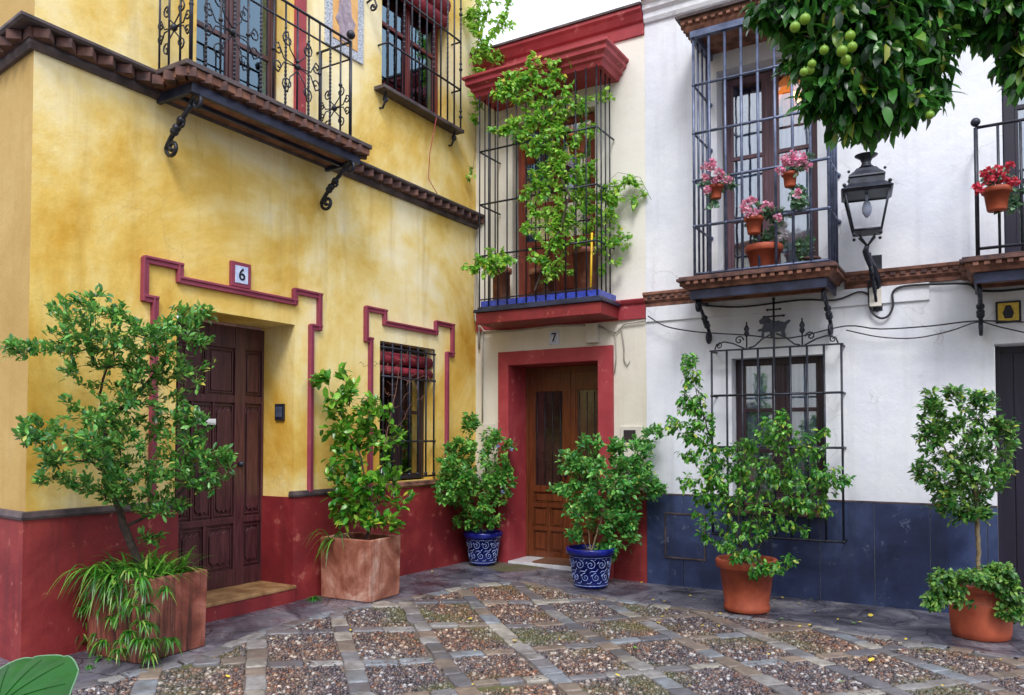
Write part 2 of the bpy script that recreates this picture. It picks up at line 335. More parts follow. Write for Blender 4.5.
def text(s,name,size,mat,parent,loc,depth=.004,rz=0):
    c=bpy.data.curves.new(name,'FONT'); c.body=s; c.size=size; c.align_x='CENTER'; c.align_y='CENTER'; c.extrude=depth; c.offset=.002
    t=bpy.data.objects.new(name+'_tmp',c); COL.objects.link(t); bpy.context.view_layer.update()
    me=bpy.data.meshes.new_from_object(t.evaluated_get(bpy.context.evaluated_depsgraph_get())); bpy.data.objects.remove(t)
    me.transform(Matrix.Translation(loc)@Matrix.Rotation(R(90),4,'X')); me.materials.clear(); me.materials.append(MAT[mat])
    o=bpy.data.objects.new(name,me); COL.objects.link(o); o.parent=parent; return o
def spiral(cx,cz,r,turns=1.4,a0=0,sg=1,n=16,r1=.12):
    return [(cx+r*((1-t)+r1*t)*math.cos(a0+sg*turns*2*math.pi*t),cz+r*((1-t)+r1*t)*math.sin(a0+sg*turns*2*math.pi*t)) for t in [i/n for i in range(n+1)]]
def gz(x,y):
    t=min(1,max(0,(x-.7)/1.7)); t=t*t*(3-2*t); return .04-.095*t
# ================================================================== YELLOW HOUSE  (local x = along facade, local -y = outward)
YH=empty('yellow_house','yellow ochre house with red base and door number 6 on the left','house',(0,0,0),R(90))
W6=(-4.455,-3.155,-.3,2.69,.46)
LW=(-1.905,-.905,1.10,2.67,.20)
BD=(-4.30,-3.25,4.42,6.9,.22)
UW=(-1.90,-.64,5.46,7.5,.2)
MB().wall(-5.63,0.02,-.3,9,[W6,LW,BD,UW]).build('wall','yellow',YH)
sx,sy=.124,.992
q=(-5.63+sx*6,sy*6)
MB().add([(q[0],q[1],-.3),(-5.63,0,-.3),(-5.63,0,9),(q[0],q[1],9)],[(0,1,2,3)]).build('side_wall','side_yellow',YH,label='duller yellow side wall round the corner')
MB().add([(q[0],q[1],9),(-5.63,0,9),(.02,0,9),(.02,6,9),(q[0],6,9)],[(0,1,2,3,4)]).add([(.02,0,-.3),(.02,6,-.3),(.02,6,9),(.02,0,9)],[(0,1,2,3)]).build('roof','brick',YH)
# dado
def dado(path): return MB().sweep(path,[(-.01,-.3),(.022,-.3),(.022,1.03),(-.01,1.03)])
side=(-5.63+sx*5.9,sy*5.9)
d=dado([side,(-5.63,0),(-4.455,0),(-4.455,.45)])
d2=dado([(-3.155,.45),(-3.155,0),(0,0)])
d.build('red_base','red',YH); d2.build('red_base','red',YH)
cp=[(-.01,1.032),(.035,1.032),(.04,1.05),(.03,1.085),(-.01,1.09)]
for pth in ([side,(-5.63,0),(-4.455,0),(-4.455,.03)],[(-3.155,.03),(-3.155,0),(-1.98,0)],[(-.84,0),(0,0)]): MB().sweep(pth,cp).build('base_capping','lead',YH)
# pink moulding
def mould(pts,w=.05,d=.032):
    m=MB()
    for (a,b),(c,e) in zip(pts,pts[1:]):
        if abs(a-c)<1e-6: m.box(a-w/2,a+w/2,-d,.005,min(b,e)-w/2+.001,max(b,e)+w/2-.001); m.box(a-w/2-.008,a-w/2+.012,-d-.012,.004,min(b,e)-w/2+.004,max(b,e)+w/2-.004)
        else: m.box(min(a,c)-w/2+.002,max(a,c)+w/2-.002,-d-.002,.005,b-w/2,b+w/2); m.box(min(a,c)-w/2+.005,max(a,c)+w/2-.005,-d-.014,.004,b+w/2-.014,b+w/2+.008)
    return m
mould([(-4.665,1.09),(-4.665,2.70),(-4.755,2.70),(-4.755,3.01),(-4.44,3.01),(-4.44,2.90),(-3.17,2.90),(-3.17,3.01),(-2.84,3.01),(-2.84,2.69),(-2.95,2.69),(-2.95,1.09)]).build('door_moulding','pink',YH,.004)
mould([(-2.07,1.09),(-2.07,2.65),(-2.145,2.65),(-2.145,2.985),(-1.84,2.985),(-1.84,2.865),(-.89,2.865),(-.89,2.985),(-.545,2.985),(-.545,2.63),(-.66,2.63),(-.66,1.09)]).build('window_moulding','pink',YH,.004)
# cornice
cpath=[side,(-5.63,0),(0,0)]
MB().sweep(cpath,[(-.01,4.33),(.03,4.33),(.05,4.36),(.05,4.385),(-.01,4.385)]).build('cornice','lead',YH)
MB().sweep(cpath,[(-.01,4.462),(.13,4.462),(.145,4.478),(.145,4.50),(-.01,4.515)]).build('cornice_slab','lead',YH,.003)
m=MB(); m.sweep(cpath,[(-.01,4.386),(.06,4.386),(.06,4.461),(-.01,4.461)])
x=-5.6
while x<0:
    if not(-4.75<x<-2.66): m.rbox((x,-.07,4.424),.105,.105,.07,R(45))
    x+=.155
x=.1
while x<5.8:
    m.rbox((-5.63+sx*x-.07,sy*x+.01,4.424),.105,.105,.07,R(45-7)); x+=.155
m.build('brick_course','brick_dark',YH,.004)
# door 6
D6=MB(); y0=.44
def panel(m,x0,x1,z0,z1,y,arch=False,in_=.012):
    # raised and fielded panel: sunk margin ring drawn as a proud frame lip plus raised field
    b=.022
    for a in ((x0,x1,z0,z0+.012),(x0,x1,z1-.012,z1),(x0,x0+.012,z0+.012,z1-.012),(x1-.012,x1,z0+.012,z1-.012)): m.box(a[0],a[1],y-.016,y,a[2],a[3])
    X0,X1,Z0,Z1=x0+b,x1-b,z0+b,z1-b; mx=(X0+X1)/2; w=X1-X0
    if arch:
        top=[(X0,Z1-.05),(X0+w*.2,Z1-.012),(X0+w*.38,Z1-.03),(mx,Z1),(X1-w*.38,Z1-.03),(X1-w*.2,Z1-.012),(X1,Z1-.05)]
        bot=[(X1,Z0+.05),(X1-w*.2,Z0+.012),(X1-w*.38,Z0+.03),(mx,Z0),(X0+w*.38,Z0+.03),(X0+w*.2,Z0+.012),(X0,Z0+.05)]
        m.plate(top+bot,y,y-.022) if False else m.plate((top+bot)[::-1],y-.022,y)
    else: m.box(X0,X1,y-.018,y,Z0,Z1)
leaf=MB(); leaf.box(-4.45,-3.16,.445,.5,.2,2.66)
for a,b in((-4.45,-4.41),(-3.51,-3.39),(-3.185,-3.16)): leaf.box(a,b,.415,.446,.2,2.66)
for a,b in((.2,.36),(.79,.85),(1.93,2.0),(2.45,2.66)):
    leaf.box(-4.409,-3.511,.418,.446,a,b); leaf.box(-3.389,-3.186,.418,.446,a,b)
for a,b in((-4.195,-4.165),(-3.985,-3.965),(-3.755,-3.735)): leaf.box(a,b,.42,.446,.851,1.929)
for a,b in((-4.13,-4.09),(-3.845,-3.805)):
    leaf.box(a,b,.42,.446,.361,.789); leaf.box(a,b,.42,.446,2.001,2.449)
for x0,x1 in((-4.40,-4.205),(-4.155,-3.995),(-3.955,-3.765),(-3.725,-3.52),(-3.38,-3.195)): panel(leaf,x0,x1,.87,1.91,.445,True)
for x0,x1 in((-4.40,-4.14),(-4.08,-3.855),(-3.795,-3.525),(-3.38,-3.195)):
    panel(leaf,x0,x1,.385,.765,.445,True); panel(leaf,x0,x1,2.02,2.43,.445)
DR=leaf.build('door','door_dark',YH,.005)
MB().box(-3.93,-3.74,.395,.417,1.72,1.775).box(-3.915,-3.755,.388,.396,1.735,1.76).build('mail_slot','white_paint',DR,.003)
MB().ball((-3.45,.39,1.35),.03,10).tube([(-3.45,.42,1.35),(-3.45,.39,1.35)],.012).build('handle','iron',DR)
st=MB().box(-4.45,-3.157,-.055,.44,.165,.2); st.box(-4.455,-4.2,-.055,0,.165,.2); ST=st.build('door_step','marble',YH,.008)
MB().box(-4.45,-3.16,-.045,.44,-.3,.164).build('step_riser','red',YH,.006)
# number plaque 6
PQ=MB().box(-3.935,-3.715,-.03,.003,2.94,3.165).build('number_plaque','pink',YH,.006)
MB().box(-3.895,-3.755,-.036,-.029,2.975,3.13).build('plaque_tile','white_glaze',PQ,.003)
text('6','number',.15,'black_text',PQ,(-3.825,-.038,3.05),.002)
# intercom (on right reveal, faces -x local)
IC=MB().box(-3.182,-3.157,.12,.24,1.77,1.93).build('intercom','iron',YH,.005)
MB().box(-3.19,-3.181,.14,.22,1.80,1.90).build('intercom_panel','iron_blue',IC,.003)
# lower window
def french(name,parent,x0,x1,z0,z1,y,mat,rails=(),fw=.05,glass='glass',cur='curtain_dark',mull=.07,low=0,cy=.06):
    m=MB(); m.box(x0,x0+fw,y,y+.05,z0,z1).box(x1-fw,x1,y,y+.05,z0,z1).box(x0+fw,x1-fw,y+.001,y+.05,z1-fw,z1).box(x0+fw,x1-fw,y+.001,y+.05,z0,z0+fw)
    xm=(x0+x1)/2; m.box(xm-mull/2,xm+mull/2,y-.004,y+.045,z0+fw,z1-fw).box(xm-.012,xm+.012,y-.014,y+.0,z0+fw,z1-fw)
    for z in rails:
        m.box(x0+fw,xm-mull/2,y+.003,y+.04,z-.022,z+.022).box(xm+mull/2,x1-fw,y+.003,y+.04,z-.022,z+.022)
    for a,b in((x0+fw,xm-mull/2),(xm+mull/2,x1-fw)):
        m.box(a,a+.03,y+.006,y+.044,z0+fw,z1-fw).box(b-.03,b,y+.006,y+.044,z0+fw,z1-fw)
        if low: m.box(a+.03,b-.03,y+.01,y+.04,z0+fw,low); panel(m,a+.05,b-.05,z0+fw+.05,low-.06,y+.01)
    fr=m.build(name,mat,parent,.004)
    g=MB().box(x0+fw*.5,x1-fw*.5,y+.022,y+.026,max(low,z0+fw*.5),z1-fw*.5).build('pane',glass,fr)
    c=MB(); n=40
    vs=[];fs=[]
    for i in range(n+1):
        xx=x0-.02+(x1-x0+.04)*i/n; yy=y+cy+.012*math.sin(i*1.9)+.006*math.sin(i*.7)
        vs+=[(xx,yy,z0),(xx,yy,z1)]
        if i: k=2*i; fs.append((k-2,k,k+1,k-1))
    c.add(vs,fs,True).build('curtain',cur,fr)
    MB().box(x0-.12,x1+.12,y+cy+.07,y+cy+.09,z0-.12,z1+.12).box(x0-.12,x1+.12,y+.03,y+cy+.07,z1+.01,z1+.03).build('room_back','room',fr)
    return fr
lw=french('window',YH,-1.9,-.91,1.12,2.66,.15,'frame_dark',(1.9,),.06,cur='curtain_dark')
MB().box(-1.98,-.84,-.05,.15,1.045,1.07).box(-1.97,-.85,-.035,.15,1.0705,1.098).build('window_sill','brick',YH,.006)
g=MB(); xs=[-1.87+i*.155 for i in range(7)]
for x in xs:
    g.tube([(x,-.02,1.14),(x,-.02,2.66)],.0105,6)
    for z in(1.18,): g.ball((x,-.02,z),.022,8)
for z in(1.15,1.56,2.28,2.6): g.tube([(-1.9,-.02,z),(-.91,-.02,z)],.012,6)
for z in(1.56,2.28):
    g.ball((-.93,-.02,z),.02,8)
g.build('grille','iron',lw)
b=MB(); 
b.tube([(-1.88,.07,2.5),(-.93,.07,2.5)],.07,12); b.tube([(-1.88,.05,2.36),(-.93,.05,2.36)],.05,12); b.build('rolled_blind','maroon_cloth',lw)
MB().lathe((-1.80,.06,1.10),[(.035,0),(.04,.02),(.035,.1),(.015,.15),(.015,.17)],12).build('small_bottle','white_paint',None,label='small white bottle standing on the barred window sill of the yellow house',category='bottle').matrix_world=Matrix.Rotation(R(90),4,'Z')
bt=bpy.data.objects['small_bottle']
cpb=MB().lathe((-1.80,.06,1.262),[(.019,0),(.019,.035)],10).build('bottle_cap','red_trim',bt)
# upper window with grille
uw=french('window',YH,-1.88,-.66,5.47,7.49,.14,'frame_red',(6.35,),.07,glass='glass_blue',cur='curtain_blue')
MB().sweep([(-2.0,0),(-2.0,-.12),(-.52,-.12),(-.52,0)][::1],[(-.12,5.415),(.03,5.415),(.03,5.455),(-.12,5.455)]).box(-2.0,-.52,-.12,.14,5.42,5.45).build('window_sill','lead',uw,.004)
g=MB(); n=11
for i in range(n):
    x=-1.96+i*1.40/(n-1)
    g.tube([(x,-.14,5.45),(x,-.14,7.6)],.0105,6)
    for k in range(16):
        if i%2==0: g.ball((x,-.14,6.0+k*.06),.014,6,1.3)
for z in(5.94,6.55):
    g.tube([(-1.96,0,z),(-1.96,-.14,z),(-.56,-.14,z),(-.56,0,z)],.0125,6)
for z in(5.6,6.2,6.9): g.ball((-.56,-.14,z),.024,8); g.ball((-.56,-.14,z+.07),.02,8)
for xx in(-1.93,-.62):
    pts=spiral(0,0,.05,1.2,R(90),1,10)
    g.tube([(xx,-.09-a*.9,5.33+b_) for a,b_ in pts],.011,6); g.tube([(xx,-.0,5.25),(xx,-.04,5.24),(xx,-.075,5.30),(xx,-.09,5.41)],.013,6)
g.build('grille','iron',uw)
MB().tube([(-1.85,.04,6.78),(-.70,.04,6.78)],.09,12).tube([(-1.85,.03,6.96),(-.70,.03,6.96)],.12,12).build('rolled_blind','maroon_cloth',uw)
MB().tube([(-1.08,-.15,5.41),(-1.075,-.05,5.0),(-1.07,-.025,4.7),(-1.06,-.15,4.5)],.005,5).build('red_cord','red_trim',YH)
g=MB(); g.tube([(-2.15,0,6.33),(-2.15,-.1,6.36),(-2.15,-.13,6.28)]+[(-2.15,-.09+a,6.26+b_) for a,b_ in spiral(0,0,.05,1.2,R(180),1,10)],.012,6).tube([(-2.15,-.1,6.36),(-2.15,-.16,6.55),(-2.15,-.1,6.7),(-2.15,0,6.75)],.012,6).build('wall_hook','iron',YH)
# tile picture
TP=MB().box(-2.79,-2.22,-.02,.003,5.61,6.75).build('tile_picture','border_tile',YH,.004,label='blue and white bordered tile picture beside the balcony')
MB().box(-2.69,-2.32,-.026,-.019,5.71,6.65).build('picture_field','ochre_glaze',TP)
fig=[(-2.6,5.75),(-2.42,5.75),(-2.40,5.9),(-2.36,6.0),(-2.42,6.06),(-2.43,6.2),(-2.46,6.28),(-2.45,6.38),(-2.5,6.42),(-2.55,6.38),(-2.55,6.28),(-2.60,6.18),(-2.62,6.02),(-2.66,5.95),(-2.6,5.88)]
MB().plate([(x,z-.02) for x,z in fig],-.031,-.0262).build('picture_figure','figure',TP)
# balcony
BA=MB().box(-4.75,-2.66,-.50,0,4.40,4.462).build('balcony','board',YH,.004)
bp=[(-4.72,0),(-4.72,-.46),(-2.70,-.46),(-2.70,0)]
MB().sweep(bp,[(-.5,4.463),(.055,4.463),(.06,4.48),(.06,4.503),(-.5,4.503)]).build('balcony_slab','lead',BA,.003) if False else MB().box(-4.775,-2.645,-.52,0,4.463,4.503).build('balcony_slab','lead',BA,.005)
m=MB(); x=-4.70
while x<-2.68: m.rbox((x,-.47,4.42),.09,.09,.075,R(45)); x+=.145
y=-.42
while y<-.05:
    m.rbox((-4.74,y,4.42),.09,.09,.075,R(45)); m.rbox((-2.68,y,4.42),.09,.09,.075,R(45)); y+=.145
m.build('brick_course','brick_dark',BA,.004)
MB().box(-4.66,-2.74,-.43,0,4.345,4.398).build('balcony_soffit','board',BA,.003)
MB().box(-4.67,-2.73,-.44,-.40,4.30,4.38).box(-4.67,-4.63,-.40,0,4.30,4.38).box(-2.77,-2.73,-.40,0,4.30,4.38).box(-4.63,-2.77,-.22,-.19,4.31,4.38).build('balcony_beam','steel_plate',BA,.003)
def bracket(x,zt,d,h):
    """s-scroll bracket in the plane x; from (y=-d,z=zt) down to the wall at zt-h"""
    g=MB()
    p=[]
    for i in range(13):
        t=i/12; p.append((x,-d*.86*(1-t)**1.25-.035,zt-.07-(h-.14)*t))
    g.tube(p,.02,8)
    g.tube([(x,-d*.86-.035+a-.065,zt-.07+b_) for a,b_ in spiral(0,0,.075,1.4,0,1,18)],.017,7)
    g.tube([(x,-.035+a-.075,zt-h+.07+b_) for a,b_ in spiral(0,0,.075,1.4,0,-1,18)],.017,7)
    g.tube([(x,-d*.5-.03+a,zt-h*.42+b_) for a,b_ in spiral(0,0,.05,1.2,R(200),1,12)],.012,6)
    for t in(.35,.5,.65):
        i=int(t*12); g.ball((x,p[i][1],p[i][2]),.036,10)
    return g
for x in(-4.60,-2.85): bracket(x,4.31,.36,.44).build('bracket','iron',BA)
def scrollwork(g,cx,cz,s,plane):
    """four c-scroll rosette; plane(u,v)->point"""
    for sxx in(-1,1):
        for szz in(-1,1):
            a=spiral(cx+sxx*s*.32,cz+szz*s*.55,s*.2,1.3,R(90)*szz,-sxx*szz,12); g.tube([plane(u,v) for u,v in a],.007,5)
            a=spiral(cx+sxx*s*.62,cz+szz*s*.2,s*.16,1.2,R(90)*szz,-sxx*szz,12); g.tube([plane(u,v) for u,v in a],.007,5)
            g.tube([plane(cx,cz+szz*s*.1),plane(cx+sxx*s*.25,cz+szz*s*.35),plane(cx+sxx*s*.32,cz+szz*s*.75)],.006,5)
            g.tube([plane(cx,cz),plane(cx+sxx*s*.45,cz+szz*s*.05),plane(cx+sxx*s*.62,cz+szz*s*.36)],.006,5)
    g.ball(plane(cx,cz),.03,8)
g=MB(); yo=-.45
def fr_(u,v): return (u,yo,v)
n=14
for i in range(n):
    x=-4.69+i*1.80/(n-1); r=.016 if i in(0,n-1) else .0095
    g.tube([(x,yo,4.5),(x,yo,5.46)],r,6)
    if i%2==1:
        for k in range(20): g.ball((x,yo,4.56+k*.035),.0135,6,1.2)
    else: g.ball((x,yo,4.98),.02,8)
for z in(5.46,5.29):
    g.tube([(-4.69,0,z),(-4.69,yo,z),(-2.89,yo,z),(-2.89,0,z)],.014 if z>5.4 else .010,6)
for xx in(-4.69,-2.89):
    for y in(-.32,-.18,-.06): g.tube([(xx,y,4.5),(xx,y,5.46)],.0095,6)
    g.ball((xx,yo,5.53),.045,10)
    def sd(u,v,xx=xx): return (xx,u,v)
    scrollwork(g,-.24,4.85,.26,sd)
for cx in(-4.30,-3.58): scrollwork(g,cx,4.93,.36,fr_)
g.build('railing','iron',BA)
bd=french('balcony_door',YH,-4.28,-3.27,4.5,6.88,.17,'door_dark',(5.25,6.0),.06,glass='glass_blue',cur='curtain_blue',mull=.10)
MB().box(-3.20,-3.06,-.03,.003,4.51,6.9).build('door_strip','red_trim',YH,.006)
# ================================================================== RED TRIMMED HOUSE (number 7)
RH=empty('red_trimmed_house','narrow cream house with red door surround numbered 7 in the corner','house')
D7=(.52,1.765,-.3,2.52,.46); W7=(.56,1.72,3.30,5.60,.16)
MB().wall(0,2.36,-.3,3.0,[D7]).build('wall','cream',RH)
MB().wall(0,2.36,3.0,6.6,[W7],y=-.004).box(0,2.36,0,.4,6.58,6.6).build('upper_wall','upper_white',RH)
m=MB()
m.sweep([(.522,.45),(.522,0),(.37,0),(.37,.0)],[(0,0),(0,0),(0,0)]) if False else None
m.box(.37,.519,-.045,0.002,-.3,2.69).box(1.766,1.95,-.045,.002,-.3,2.69).box(.519,1.766,-.0445,.002,2.521,2.69)
m.box(.5185,.5225,-.044,.46,-.3,2.52).box(1.7625,1.766,-.044,.46,-.3,2.52).box(.5225,1.7625,-.0435,.46,2.517,2.521)
m.build('door_surround','red_trim',RH,.004)
MB().box(.02,.369,-.02,.002,-.3,1.0).build('red_base','red',RH,.004); MB().box(1.951,2.359,-.02,.002,-.3,1.0).build('red_base','red',RH,.004)
# band, cornices
MB().sweep([(0.02,0),(2.36,0)],[(-.01,2.975),(.035,2.975),(.035,3.14),(.06,3.16),(.075,3.19),(.075,3.205),(-.01,3.21)]).build('floor_band','red_trim',RH,.004)
MB().sweep([(0.0,0),(2.355,0)],[(-.01,6.30),(.03,6.30),(.03,6.44),(.06,6.46),(.10,6.53),(.13,6.56),(.13,6.60),(-.01,6.62)]).build('cornice','red_trim',RH,.004)
MB().sweep([(0.0,0),(2.355,0)],[(-.02,6.622),(.15,6.603),(.15,6.63),(-.02,6.66)]).build('cornice_capping','lead',RH)
# bay window 7
B7=french('window',RH,.58,1.70,3.30,5.58,.12,'shutter_red',(4.55,),.07,glass='glass',cur='curtain_blue',low=4.1)
MB().sweep([(.33,0),(.33,-.50),(2.03,-.50),(2.03,0)],[(-.3,5.84),(.0,5.82),(.02,5.87),(.05,5.89),(.05,5.93),(.10,5.96),(.10,6.01),(.13,6.03),(.13,6.06),(-.3,6.08)]).box(.6,1.8,-.3,-.0,5.841,6.079).box(.33,2.03,-.25,0.0,5.8411,6.0789).build('window_hood','red_trim',B7,.004)
MB().box(.35,2.03,-.53,0,2.99,3.13).build('bay_base','red',B7,.008)
MB().box(.33,2.06,-.56,-.001,3.131,3.165).box(.37,2.01,-.52,-.001,3.165,3.20).build('bay_ledge','steel_plate',B7,.004)
m=MB(); x=.40
while x<1.97: m.box(x,x+.128,-.495,-.485+.0,3.201,3.275); x+=.132
y=-.48
while y<-.1: m.box(1.975,1.985,y,y+.118,3.201,3.275); y+=.122
m.build('blue_tile_strip','blue_tile',B7,.002)
g=MB(); n=13; yo=-.50
for i in range(n):
    x=.385+i*(1.97-.385)/(n-1); g.tube([(x,yo,3.2),(x,yo,5.86)],.0095,6)
for xx in(.385,1.97):
    for y in(-.38,-.26,-.14): g.tube([(xx,y,3.2),(xx,y,5.86)],.0095,6)
for z in(3.83,4.47,5.13): g.tube([(.385,-.02,z),(.385,yo,z),(1.97,yo,z),(1.97,-.02,z)],.012,6)
g.box(.38,1.975,yo-.005,yo+.01,3.285,3.30)
g.build('grille','iron',B7)
MB().box(1.81,1.84,-.47,-.44,3.3,3.9).build('rod','yellow_pole',None)
bpy.data.objects.remove(bpy.data.objects['rod'])
tag(MB().tube([(1.85,-.42,3.21),(1.86,-.40,3.95)],.013,8).build('broom_handle','yellow_pole'),'yellow wooden pole leaning inside the barred bay window','pole')
# door 7
dl=MB(); Y=.44
dl.box(.525,1.76,Y,Y+.05,.06,2.515)
def leaf7(a,b):
    m=dl
    m.box(a,a+.075,Y-.03,Y+.001,.06,2.44); m.box(b-.075,b,Y-.03,Y+.001,.06,2.44)
    xm=(a+b)/2
    for z0,z1 in((.06,.14),(.40,.455),(.70,.76),(.90,.98),(2.20,2.44)): m.box(a+.075,b-.075,Y-.028,Y+.001,z0,z1)
    m.box(xm-.025,xm+.025,Y-.027,Y+.001,.14,.40); m.box(xm-.025,xm+.025,Y-.027,Y+.001,.455,.70)
    for x0,x1 in((a+.08,xm-.03),(xm+.03,b-.08)):
        panel(m,x0,x1,.145,.395,Y); panel(m,x0,x1,.46,.695,Y)
    panel(m,a+.08,b-.08,.765,.895,Y)
    m.box(a+.075,a+.10,Y-.02,Y+.001,.98,2.2); m.box(b-.10,b-.075,Y-.02,Y+.001,.98,2.2)
leaf7(.555,1.15); leaf7(1.165,1.735)
dl.box(1.145,1.172,Y-.045,Y-.005,.06,2.44); dl.box(.525,.555,Y-.04,Y+.001,.06,2.515).box(1.735,1.76,Y-.04,Y+.001,.06,2.515).box(.555,1.735,Y-.038,Y+.001,2.44,2.515)
D=dl.build('door','door_brown',RH,.004)
for a,b in((.655,1.05),(1.265,1.635)):
    MB().box(a,b,Y-.012,Y-.004,.98,2.2).build('pane',simple('door_glass',C(40,26,24),C(66,44,40),2.5,.08,bump=.05,spec=.8),D)
    gg=MB(); 
    for k in range(4): x=a+.03+(b-a-.06)*k/3; gg.tube([(x,Y-.018,1.0),(x,Y-.018,2.18)],.004,5)
    gg.build('pane_bar','iron',D)
MB().ball((1.12,Y-.075,1.12),.025,10).tube([(1.12,Y-.03,1.12),(1.12,Y-.075,1.12)],.01).build('handle','iron',D)
MB().box(.525,1.76,-.06,Y,-.3,.055).build('threshold','white_marble',RH,.006)
tag(MB().box(.86,1.62,-.03,.36,.056,.078).build('door_mat','mat',None,.006),'brown coir mat on the white threshold of the red framed door','mat')
NP=MB().box(1.095,1.225,-.012,.003,2.745,2.915).build('number_plaque','white_glaze',RH,.003)
text('7','number',.15,'black_text',NP,(1.16,-.014,2.83),.002)
MB().box(1.61,1.77,-.07,.002,2.73,2.965).build('junction_box','grey_plastic',RH,.008)
MX=MB().box(2.04,2.30,-.02,.002,1.50,1.735).build('meter_box','grey_plastic',RH,.006)
MB().box(2.08,2.23,-.026,-.019,1.55,1.69).build('meter_window','room',MX,.003)
MB().box(.10,.30,-.014,.002,1.50,1.78).box(.13,.27,-.018,-.012,1.70,1.712).build('letter_plate','grey_plastic',RH,.003)
m=MB(); m.tube([(.12,-.025,3.0),(.12,-.025,1.8)],.011,6).tube([(.04,-.03,4.3),(.0+.04,-.06,3.9),(.035,-.08,3.3),(.06,-.10,3.12),(.18,-.08,2.97),(.6,-.03,2.955),(1.2,-.03,2.975),(1.61,-.03,2.95)],.013,6).tube([(.07,-.03,3.25),(.07,-.03,2.75)],.016,6)
m.tube([(1.77,-.03,2.93),(1.9,-.03,2.86),(2.0,-.03,2.84),(2.1,-.03,2.93),(2.36,-.04,2.95)],.011,6).tube([(1.98,-.02,2.86),(1.99,-.02,2.55),(1.97,-.02,2.36)],.008,5).tube([(2.06,-.02,2.9),(2.09,-.02,2.65),(2.09,-.02,2.5),(2.13,-.02,2.44),(2.16,-.02,2.5)],.008,5)
m.build('cable_run','cable_grey',RH)
# ================================================================== WHITE HOUSE
WH=empty('white_house','white house with blue grey base, barred windows and iron balconies on the right','house')
W8=(3.20,4.25,3.33,5.66,.27); L8=(3.34,4.285,.93,2.46,.22); DR8=(5.785,6.85,-.3,2.47,.28); B8=(5.88,6.95,3.30,5.4,.25)
MB().wall(2.36,9.5,-.3,6.75,[W8,L8,DR8,B8],y=-.008).build('wall','white',WH)
MB().add([(2.36,-.008,3),(2.36,-.008,6.75),(2.36,4,6.75),(2.36,4,3)],[(3,2,1,0)]).add([(9.5,-.008,-.3),(9.5,4,-.3),(9.5,4,6.75),(9.5,-.008,6.75)],[(0,1,2,3)]).build('side_wall','white',WH)
MB().box(2.365,5.26,-.03,0,2.93,3.10).build('plaster_band','white',WH,.004)
WP=[(-.012,6.42),(.03,6.42),(.05,6.46),(.05,6.52),(.09,6.55),(.09,6.60),(.13,6.63),(.13,6.68),(-.012,6.69)]
MB().sweep([(2.362,-.008),(9.4,-.008)],WP).build('cornice','white',WH,.003)
m=MB(); x=2.4
while x<9.3: m.tube([(x,-.18,6.70),(x,.4,6.85)],.075,8); x+=.16
m.build('roof_tile','brick',WH)
# dado slabs
m=MB(); x=2.362; ws=[.43,.5,.46,.48,.51,.49,.47,.55]
for w in ws:
    x1=min(x+w,5.79); m.box(x+.003,x1-.003,-.028,0,-.3,.955)
    x=x1
    if x>=5.78: break
m.build('slate_base','slate',WH,.004)
MB().box(2.362,5.785,-.031,0,.957,.972).build('base_capping','lead',WH)
H=MB().box(2.60,3.03,-.037,-.02,.27,.74).build('meter_hatch','slate',WH,.004)
MB().box(2.58,2.60,-.045,-.02,.25,.76).box(3.03,3.05,-.045,-.02,.25,.76).box(2.60,3.03,-.0448,-.02,.74,.76).box(2.60,3.03,-.0448,-.02,.25,.27).build('hatch_frame','lead',H,.003)
# brick string course
sp=[(-.01,3.10),(.03,3.10),(.03,3.14),(.06,3.17),(.06,3.21),(.085,3.235),(.085,3.265),(-.01,3.275)]
MB().sweep([(2.345,0),(3.0,0)],sp).build('string_course','brick',WH,.004); MB().sweep([(4.50,0),(5.55,0)],sp).build('string_course','brick',WH,.004)
m=MB(); x=2.40
while x<5.5:
    if x<2.95 or x>4.55: m.box(x,x+.05,-.075,-.03,3.19,3.225)
    x+=.09
m.build('dentils','brick_dark',WH,.004)
def platform(parent,x0,x1,d,zt):
    pp=[(x0+.11,0),(x0+.11,-d+.11),(x1-.11,-d+.11),(x1-.11,0)]
    A=MB().sweep(pp,[(-.4,zt-.13),(.03,zt-.13),(.04,zt-.10),(.07,zt-.075),(.07,zt-.05),(-.4,zt-.05)]).build('balcony','brick',parent,.004)
    MB().box(x0,x1,-d,0,zt-.049,zt-.02).box(x0+.02,x1-.02,-d+.02,0,zt-.0198,zt).build('balcony_slab','brick_dark',A,.005)
    m=MB(); x=x0+.10
    while x<x1-.08: m.box(x,x+.045,-d+.01,-d+.06,zt-.085,zt-.05); x+=.085
    y=-d+.08
    while y<-.05: m.box(x0+.01,x0+.06,y,y+.045,zt-.085,zt-.05); m.box(x1-.06,x1-.01,y,y+.045,zt-.085,zt-.05); y+=.085
    m.build('dentils','brick',A,.003)
    MB().box(x0+.11,x1-.11,-d+.11,-d+.13,zt-.225,zt-.131).box(x0+.11,x0+.13,-d+.13,0,zt-.225,zt-.131).box(x1-.13,x1-.11,-d+.13,0,zt-.225,zt-.131).box(x0+.13,x1-.13,-d+.13,0,zt-.16,zt-.14).build('balcony_beam','steel_plate',A,.003)
    m=MB()
    for k in range(1,3): m.box(x0+.13,x1-.13,-d*k/3-.02,-d*k/3+.02,zt-.21,zt-.161)
    m.build('balcony_joist','board',A,.003)
    return A
P8=platform(WH,2.96,4.53,.70,3.27)
for x in(3.12,4.37): bracket(x,3.05,.42,.42).build('bracket','iron',P8)
w8=french('window',WH,3.22,4.23,3.30,5.62,.20,'frame_purple',(4.02,4.72,),.07,glass='glass',cur='curtain_dark',mull=.12,cy=.34)
